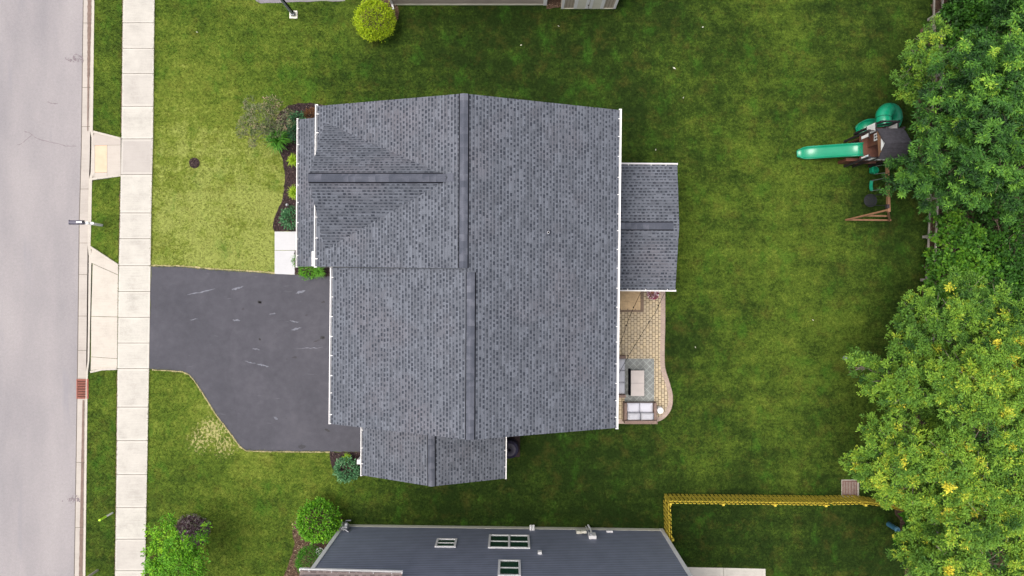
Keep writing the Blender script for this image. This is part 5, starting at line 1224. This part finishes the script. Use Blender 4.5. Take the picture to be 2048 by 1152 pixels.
tree('dark_shrub', 'dark green shrub at the top edge behind the rail fence', (1930, 30), [(1910, 40, 2.2, .8), (1945, 20, 2.8, 1.0), (1925, 75, 2.5, .8), (1980, 40, 3.2, 1.1), (1930, -30, 2.5, 1.1), (2000, -20, 3.4, 1.3)], 'round', m_vine, None, tb=.28, dens=.7)
tree('broad_leaf_tree', 'broad-leaved tree in the top right corner', (2060, 20), [(2030, 45, 6.0, 1.1), (2060, 10, 6.5, 1.2), (2000, 80, 5.2, .9), (2050, -40, 6.5, 1.3)], 'rosette', m_big, G1, tb=.42)
tree('vine_thicket', 'lime-green vine thicket behind the rail fence, nearest its front rail', (1910, 540), [(1885, 470, 1.2, .7), (1880, 520, 1.3, .6), (1886, 555, 1.6, .75), (1915, 510, 1.8, .8), (1920, 560, 2.2, .85), (1905, 440, 1.6, .6), (1950, 540, 2.2, .8), (1945, 470, 2.0, .7), (1895, 590, 2.2, .8)], 'round', m_vine, None, tb=.62, dens=.9)
tree('vine_thicket', 'darker vine thicket at the right edge between the two groups of trees', (2000, 500), [(1985, 500, 1.8, .8), (2030, 520, 2.4, 1.0), (1960, 600, 2.6, .9), (2010, 570, 2.8, 1.0), (2040, 450, 2.0, .8), (1990, 430, 1.4, .6), (2070, 560, 2.8, 1.1)], 'round', m_vine, None, tb=.36, dens=.75)
G2 = 'yellow-flecked trees in the lower right'
tree('fine_leaf_tree', 'uppermost fine-leaved tree of the lower right group, below the vine thicket', (1880, 660), [(1830, 640, 4.8, .95), (1815, 618, 4.6, .6), (1870, 610, 5.2, .9), (1865, 670, 5.8, 1.1), (1915, 640, 6.2, 1.1), (1840, 690, 5.2, .8), (1925, 585, 5.2, .9), (1880, 700, 4.5, .9), (1860, 730, 4.2, .9), (1960, 650, 6.5, 1.2), (2000, 610, 6.0, 1.1)], 'fine', m_fine, G2, tb=.40, yellow=.02)
tree('fine_leaf_tree', 'fine-leaved tree whose branch tip reaches farthest left into the lawn', (1800, 770), [(1712, 728, 3.9, .45), (1738, 738, 4.2, .6), (1768, 762, 4.8, .75), (1780, 715, 4.8, .6), (1800, 745, 5.4, .85), (1752, 775, 4.3, .5), (1795, 800, 5.2, .8), (1775, 822, 4.6, .5), (1835, 770, 6.0, 1.0), (1800, 700, 4.8, .6), (1860, 790, 4.6, 1.0), (1850, 830, 4.2, 1.0)], 'fine', m_fine, G2, tb=.42, yellow=.035)
tree('fine_leaf_tree', 'tall fine-leaved tree at the right edge with yellow tufts, middle of its group', (1960, 790), [(1910, 740, 7.0, 1.1), (1960, 770, 7.8, 1.2), (2010, 740, 7.6, 1.3), (1920, 810, 7.2, 1.1), (2030, 820, 7.6, 1.3), (1975, 840, 8.0, 1.2), (2080, 770, 7.5, 1.4), (2040, 670, 6.8, 1.2)], 'fine', m_fine, G2, tb=.50, yellow=.05)
tree('fine_leaf_tree', 'bright fine-leaved tree just right of the rusty square drain grate', (1790, 920), [(1722, 925, 4.6, .62), (1750, 900, 5.2, .75), (1740, 950, 4.6, .6), (1780, 880, 5.6, .8), (1790, 940, 5.9, 1.0), (1765, 985, 4.8, .6), (1800, 860, 5.6, .7), (1830, 900, 6.5, 1.0), (1820, 985, 5.2, .75), (1840, 960, 6.5, 1.0), (1860, 870, 4.6, 1.1), (1880, 930, 4.6, 1.1)], 'fine', m_fine, G2, tb=.52, yellow=.05)
tree('fine_leaf_tree', 'fine-leaved tree with the most yellow tufts, lower right corner', (1960, 1000), [(1900, 930, 7.4, 1.1), (1890, 1000, 7.0, 1.1), (1950, 960, 8.0, 1.2), (2010, 930, 7.8, 1.2), (1960, 1040, 8.0, 1.3), (2030, 1010, 8, 1.3), (2080, 930, 7.5, 1.4), (2080, 1060, 7.5, 1.4)], 'fine', m_fine, G2, tb=.53, yellow=.07)
tree('fine_leaf_tree', 'fine-leaved tree on the bottom edge beside the dark strip of lawn', (1870, 1100), [(1835, 1060, 5.2, .8), (1820, 1130, 4.6, .55), (1850, 1110, 5.8, .9), (1895, 1085, 6.6, 1.0), (1860, 1160, 5.6, .9), (1920, 1140, 7.0, 1.2), (1990, 1120, 7.5, 1.3), (2060, 1150, 7.5, 1.4), (1850, 1030, 5.4, .7), (1828, 1105, 4.2, .45), (1835, 1090, 4.2, .7)], 'fine', m_fine, G2, tb=.48, yellow=.05)
tree('leafy_shrub', 'saturated green shrub at the foot of the trees right of the blue-green pedestal', (1825, 1075), [(1822, 1045, 2.0, .5), (1812, 1085, 1.7, .45), (1830, 1100, 2.0, .5)], 'round', m_box, None, tb=.55)

# dark undergrowth low in the wood, so gaps between crowns look into depth
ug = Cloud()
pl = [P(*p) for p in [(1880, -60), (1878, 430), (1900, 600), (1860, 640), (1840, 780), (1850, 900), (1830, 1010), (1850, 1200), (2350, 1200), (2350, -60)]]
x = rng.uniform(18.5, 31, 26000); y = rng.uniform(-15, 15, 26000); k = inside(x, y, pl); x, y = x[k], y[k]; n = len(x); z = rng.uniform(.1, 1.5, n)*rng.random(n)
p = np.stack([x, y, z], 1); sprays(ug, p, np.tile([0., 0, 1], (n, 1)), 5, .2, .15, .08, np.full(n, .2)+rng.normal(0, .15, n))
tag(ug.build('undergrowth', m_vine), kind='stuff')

# young trees and shrubs in the yards
def young(name, label, base_px, lobes_px, m, kind='fine', k=12, L=.11, W=.055, R=.12, dens=22, tb=.5, tr=.05, cat='tree', group=None, trunkmat='bark'):
    base = P(*base_px, 0); t = thing(name, base, label, cat, group); cl = Cloud(); lobes = []
    for (px, py, z, r) in lobes_px:
        c = P(px, py, z); lobes.append((c.x, c.y, c.z, r)); n = int(r*r*6*dens); p_, v = lobe_points((c.x, c.y, c.z), r, n, bump=.35); sprays(cl, p_, v, k, R, L, W, tb+rng.normal(0, .08)+rng.normal(0, .13, n))
    cl.build('crown', m, t); trunk(t, base, lobes, tr, trunkmat, .35); return t
young('young_tree', 'loose bright green young tree over the sidewalk edge in the bottom left', (372, 1078), [(340, 1090, 2.9, .6), (375, 1120, 3.2, .6), (325, 1140, 2.8, .6), (330, 1070, 2.6, .62), (318, 1110, 2.6, .58), (360, 1100, 3.2, .7), (395, 1085, 2.8, .45), (350, 1140, 3.0, .7), (395, 1125, 3.0, .55), (305, 1145, 2.4, .4), (410, 1060, 2.4, .22), (338, 1040, 2.4, .28), (300, 1060, 2.2, .2), (350, 1175, 2.8, .7), (302, 1125, 2.4, .32)], m_bright, dens=24, L=.12, W=.06, R=.15, k=11, tb=.55)
young('ornamental_tree', 'sparse olive and brown ornamental tree at the corner of the front bed', (545, 262), [(505, 215, 2.0, .42), (525, 235, 2.6, .6), (498, 250, 2.2, .45), (545, 210, 2.0, .35), (560, 240, 2.4, .45), (520, 268, 2.0, .4), (486, 268, 1.6, .25), (575, 225, 1.8, .22), (505, 285, 1.5, .22), (545, 260, 2.3, .4), (575,250,2.0,.25)], m_olive, dens=34, L=.09, W=.038, R=.13, k=12, tb=.5, trunkmat='twig')
def bush(name, label, px, py, r, z, m, L, W, k=5, dens=330, tb=.5, cat='shrub', flat=.85, group=None, shell=.06):
    """clipped dome: a closed shell of leaf sprays around a dark core"""
    c0 = P(px, py, z); t = thing(name, Vector((c0.x, c0.y, 0)), label, cat, group); cl = Cloud(); n = int(2*math.pi*r*r*dens/ k)
    v = unit(rng.normal(size=(n, 3))); v[:, 2] = np.abs(v[:, 2])*1.0-.25*rng.random(n); v = unit(v); bump = 1+.06*np.sin(v[:, 0]*9+1)*np.sin(v[:, 1]*8)+.05*np.sin(v[:, 2]*11)
    p = np.array([c0.x, c0.y, z*.45])+v*(r*bump*rng.uniform(.9, 1.03, n))[:, None]*np.array([1, 1, (z*.55)/r])
    tt = tb+rng.normal(0, .16, n)
    for j in range(k):
        o = rng.normal(size=(n, 3))*shell; d = unit(v*1.0+rng.normal(size=(n, 3))*.55); nr = unit(rng.normal(size=(n, 3))*.6+np.array([0, 0, 1.])); cl.add(p+o, d, nr, L*rng.uniform(.6, 1.2, n), W*rng.uniform(.7, 1.2, n), tt+rng.normal(0, .08, n))
    cl.build('foliage', m, t); b = MB(); 
    for k_ in range(9):
        a = 2*math.pi*k_/9; e = Vector((c0.x+r*.75*math.cos(a), c0.y+r*.75*math.sin(a), z*.6)); b.tube([Vector((c0.x, c0.y, 0)), Vector((c0.x, c0.y, .15)).lerp(e, .5)+Vector((0, 0, .1)), e], [.03, .02, .008], 5)
    b.build('stems', M['bark'], t); return t
bush('round_bush', 'round lime-yellow bush in a mulch ring by the beige house corner', 743, 27, .85, 1.5, m_lime, .07, .045, dens=1500, tb=.5)
bush('round_bush', 'large round fresh-green bush beside the blue-grey house corner', 628, 1053, .90, 1.6, m_bright, .11, .06, dens=900, tb=.42)
bush('clipped_hedge', 'dark green clipped hedge bush against the front of the blue-grey house', 614, 1132, .62, 1.3, m_box, .045, .025, dens=2600, tb=.4)
bush('leafy_bush', 'grey-green leafy bush beside the white gutter of the side wing', 690, 943, .48, .8, m_hosta, .12, .055, dens=700, tb=.5)
bush('leafy_bush', 'round green leafy bush above the front walk slabs', 577, 434, .40, .7, m_hosta, .13, .05, dens=650, tb=.42)
bush('leafy_bush', 'blue-green leafy bush between the ornamental tree and porch roof', 592, 240, .38, .8, m_hosta, .12, .06, dens=600, tb=.45)
bush('leafy_bush', 'second blue-green leafy bush hugging the porch gutter, lower one', 588, 262, .35, .7, m_hosta, .12, .05, dens=600, tb=.38)
bush('red_brown_bush', 'red-brown fine bush at the top corner of the front bed', 621, 229, .36, .7, m_red, .05, .025, dens=1800, tb=.55)
bush('low_green_bush', 'low yellow-green bush below the porch roof beside the front walk', 612, 541, .34, .6, m_box, .07, .04, dens=1100, tb=.75)
bush('low_green_bush', 'small low green bush along the right side of the front walk', 590, 522, .20, .5, m_box, .06, .035, dens=1100, tb=.7)
def tuft(name, label, px, py, R, n, m, hgt=.5, W=.025, tb=.5, cat='plant', group=None):
    c = P(px, py, hgt*.5); base = Vector((c.x, c.y, 0)); t = thing(name, base, label, cat, group); V = []; T = []
    for k in range(n):
        a = random.uniform(0, 6.28); rr0 = R*random.uniform(.55, 1.1); h_ = hgt*random.uniform(.7, 1.1); d = np.array([math.cos(a), math.sin(a), 0]); s = np.array([-d[1], d[0], 0])*W/2
        b0 = np.array([base.x, base.y, 0.02])+np.array([random.uniform(-1, 1), random.uniform(-1, 1), 0])*R*.15; prev = None; seg = 5; tt = tb+random.gauss(0, .2)
        for i in range(seg+1):
            u = i/seg; q = b0+d*rr0*(u**1.2)+np.array([0, 0, h_*math.sin(min(1, u*1.15)*math.pi*.72)]); wv = s*(1-u**2.2)+s*.05
            cur = (q-wv, q+wv)
            if prev is not None: V += [prev[0], prev[1], cur[1], cur[0]]; T += [tt+.15*u]*4
            prev = cur
    np_mesh('blades', np.array(V), np.arange(len(V)), 4, m, t, {'tint': np.clip(np.array(T), 0, 1)}); return t
tuft('daylily', 'big arching green daylily clump below the ornamental tree', 558, 281, .68, 190, m_grass2, .75, .035, tb=.45)
tuft('ornamental_grass', 'upper lime grass tuft at the porch gutter', 589, 322, .34, 170, m_limegrass, .5, .022, tb=.55, group='lime grass tufts in the front bed')
tuft('ornamental_grass', 'lower lime grass tuft at the porch gutter, above the round leafy bush', 590, 385, .36, 170, m_limegrass, .5, .022, tb=.55, group='lime grass tufts in the front bed')
tuft('ornamental_grass', 'green grass tuft in the corner between porch roof and garage gutter', 640, 544, .34, 150, m_grass2, .5, .022, tb=.75)
tuft('ornamental_grass', 'small lime tuft in the dark bed above the grey-green bush', 695, 914, .22, 130, m_limegrass, .35, .03, tb=.4)
# flowering pot at the sunroom corner
fp = thing('flower_pot', P(1306, 588, 0), 'pot of pink and white flowers just below the sunroom gutter', 'flower pot')
c = P(1307, 587, .45); b = MB(); b.tube([Vector((c.x, c.y, .03)), Vector((c.x, c.y, .33))], [.12, .17], 16); b.build('pot', M['terracotta'], fp)
cl = Cloud(); n = 260; v = unit(rng.normal(size=(n, 3))); v[:, 2] = abs(v[:, 2]); p = np.array([c.x, c.y, .36])+v*.24*np.array([1, 1, .7]); cl.add(p, v+rng.normal(size=(n, 3))*.4, np.tile([0., 0, 1], (n, 1)), np.full(n, .08), np.full(n, .05), rng.uniform(0, 1, n)); cl.build('flowers', m_flower, fp)
# mauve ground plants in the young tree's bed
gp = thing('mauve_groundcover', P(392, 1050, 0), 'dusky mauve ground plants in the mulch ring under the young tree', 'plant')
n = 360; a = rng.uniform(0, 6.28, n); r_ = np.sqrt(rng.random(n))*.85; c = P(388, 1055, 0); p = np.stack([c.x+r_*np.cos(a), c.y+r_*np.sin(a)*.85, rng.uniform(.05, .22, n)], 1); cl = Cloud(); sprays(cl, p, np.tile([0., 0, 1], (n, 1)), 4, .05, .07, .035, rng.uniform(0, 1, n)); cl.build('foliage', m_mauve, gp)
# dead fallen branches showing through the lower trees
b = MB()
for (x0, y0, x1, y1, z) in [(1905, 835, 1945, 862, 4.5), (1905, 835, 1930, 850, 4.4), (1840, 825, 1900, 845, 4.0), (1950, 640, 1985, 660, 5.0), (1860, 700, 1890, 720, 4.5)]:
    pass
# ragged turf fringe hanging over the paved edges
def fringe():
    E = []
    def along_(pts, n_m=230, inset=.03):
        for i in range(len(pts)-1):
            a, c_ = pts[i], pts[i+1]; L = (c_-a).length; n = int(L*n_m)
            if n: t = rng.random(n); E.append(np.stack([a.x+(c_.x-a.x)*t, a.y+(c_.y-a.y)*t], 1)+rng.normal(0, inset, (n, 2)))
    along_([P(x, y) for x, y in SWR]); along_([P(x-0.5, y) for x, y in SWL if not 260 < y < 360]); along_([P(x+1, y) for x, y in CURB if y < 260]); along_([P(*p) for p in DRIVE[:5]]); along_([P(*p) for p in DRIVE[11:]]); along_(edge, 160)
    xy = np.concatenate(E); keep = ~inside(xy[:, 0], xy[:, 1], APW[0]) & ~inside(xy[:, 0], xy[:, 1], APW[1]) & ~inside(xy[:, 0], xy[:, 1], [P(*p) for p in [(299, 535), (306, 535), (304, 737), (296, 737)]])
    x, y = xy[keep, 0], xy[keep, 1]; n = len(x); a = rng.uniform(0, 6.28, n); le = rng.uniform(.02, .06, n); h_ = rng.uniform(.03, .07, n); wd = rng.uniform(.005, .011, n)
    V = np.stack([np.stack([x-np.sin(a)*wd, y+np.cos(a)*wd, np.full(n, .0)], 1), np.stack([x+np.sin(a)*wd, y-np.cos(a)*wd, np.full(n, .0)], 1), np.stack([x+np.cos(a)*le, y+np.sin(a)*le, h_], 1)], 1).reshape(-1, 3)
    dr = dry_shade_at(x, y)+rng.normal(.05, .2, n)
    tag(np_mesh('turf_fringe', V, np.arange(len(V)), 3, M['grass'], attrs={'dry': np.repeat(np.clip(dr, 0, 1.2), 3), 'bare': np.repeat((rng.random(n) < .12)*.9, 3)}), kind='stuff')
fringe()
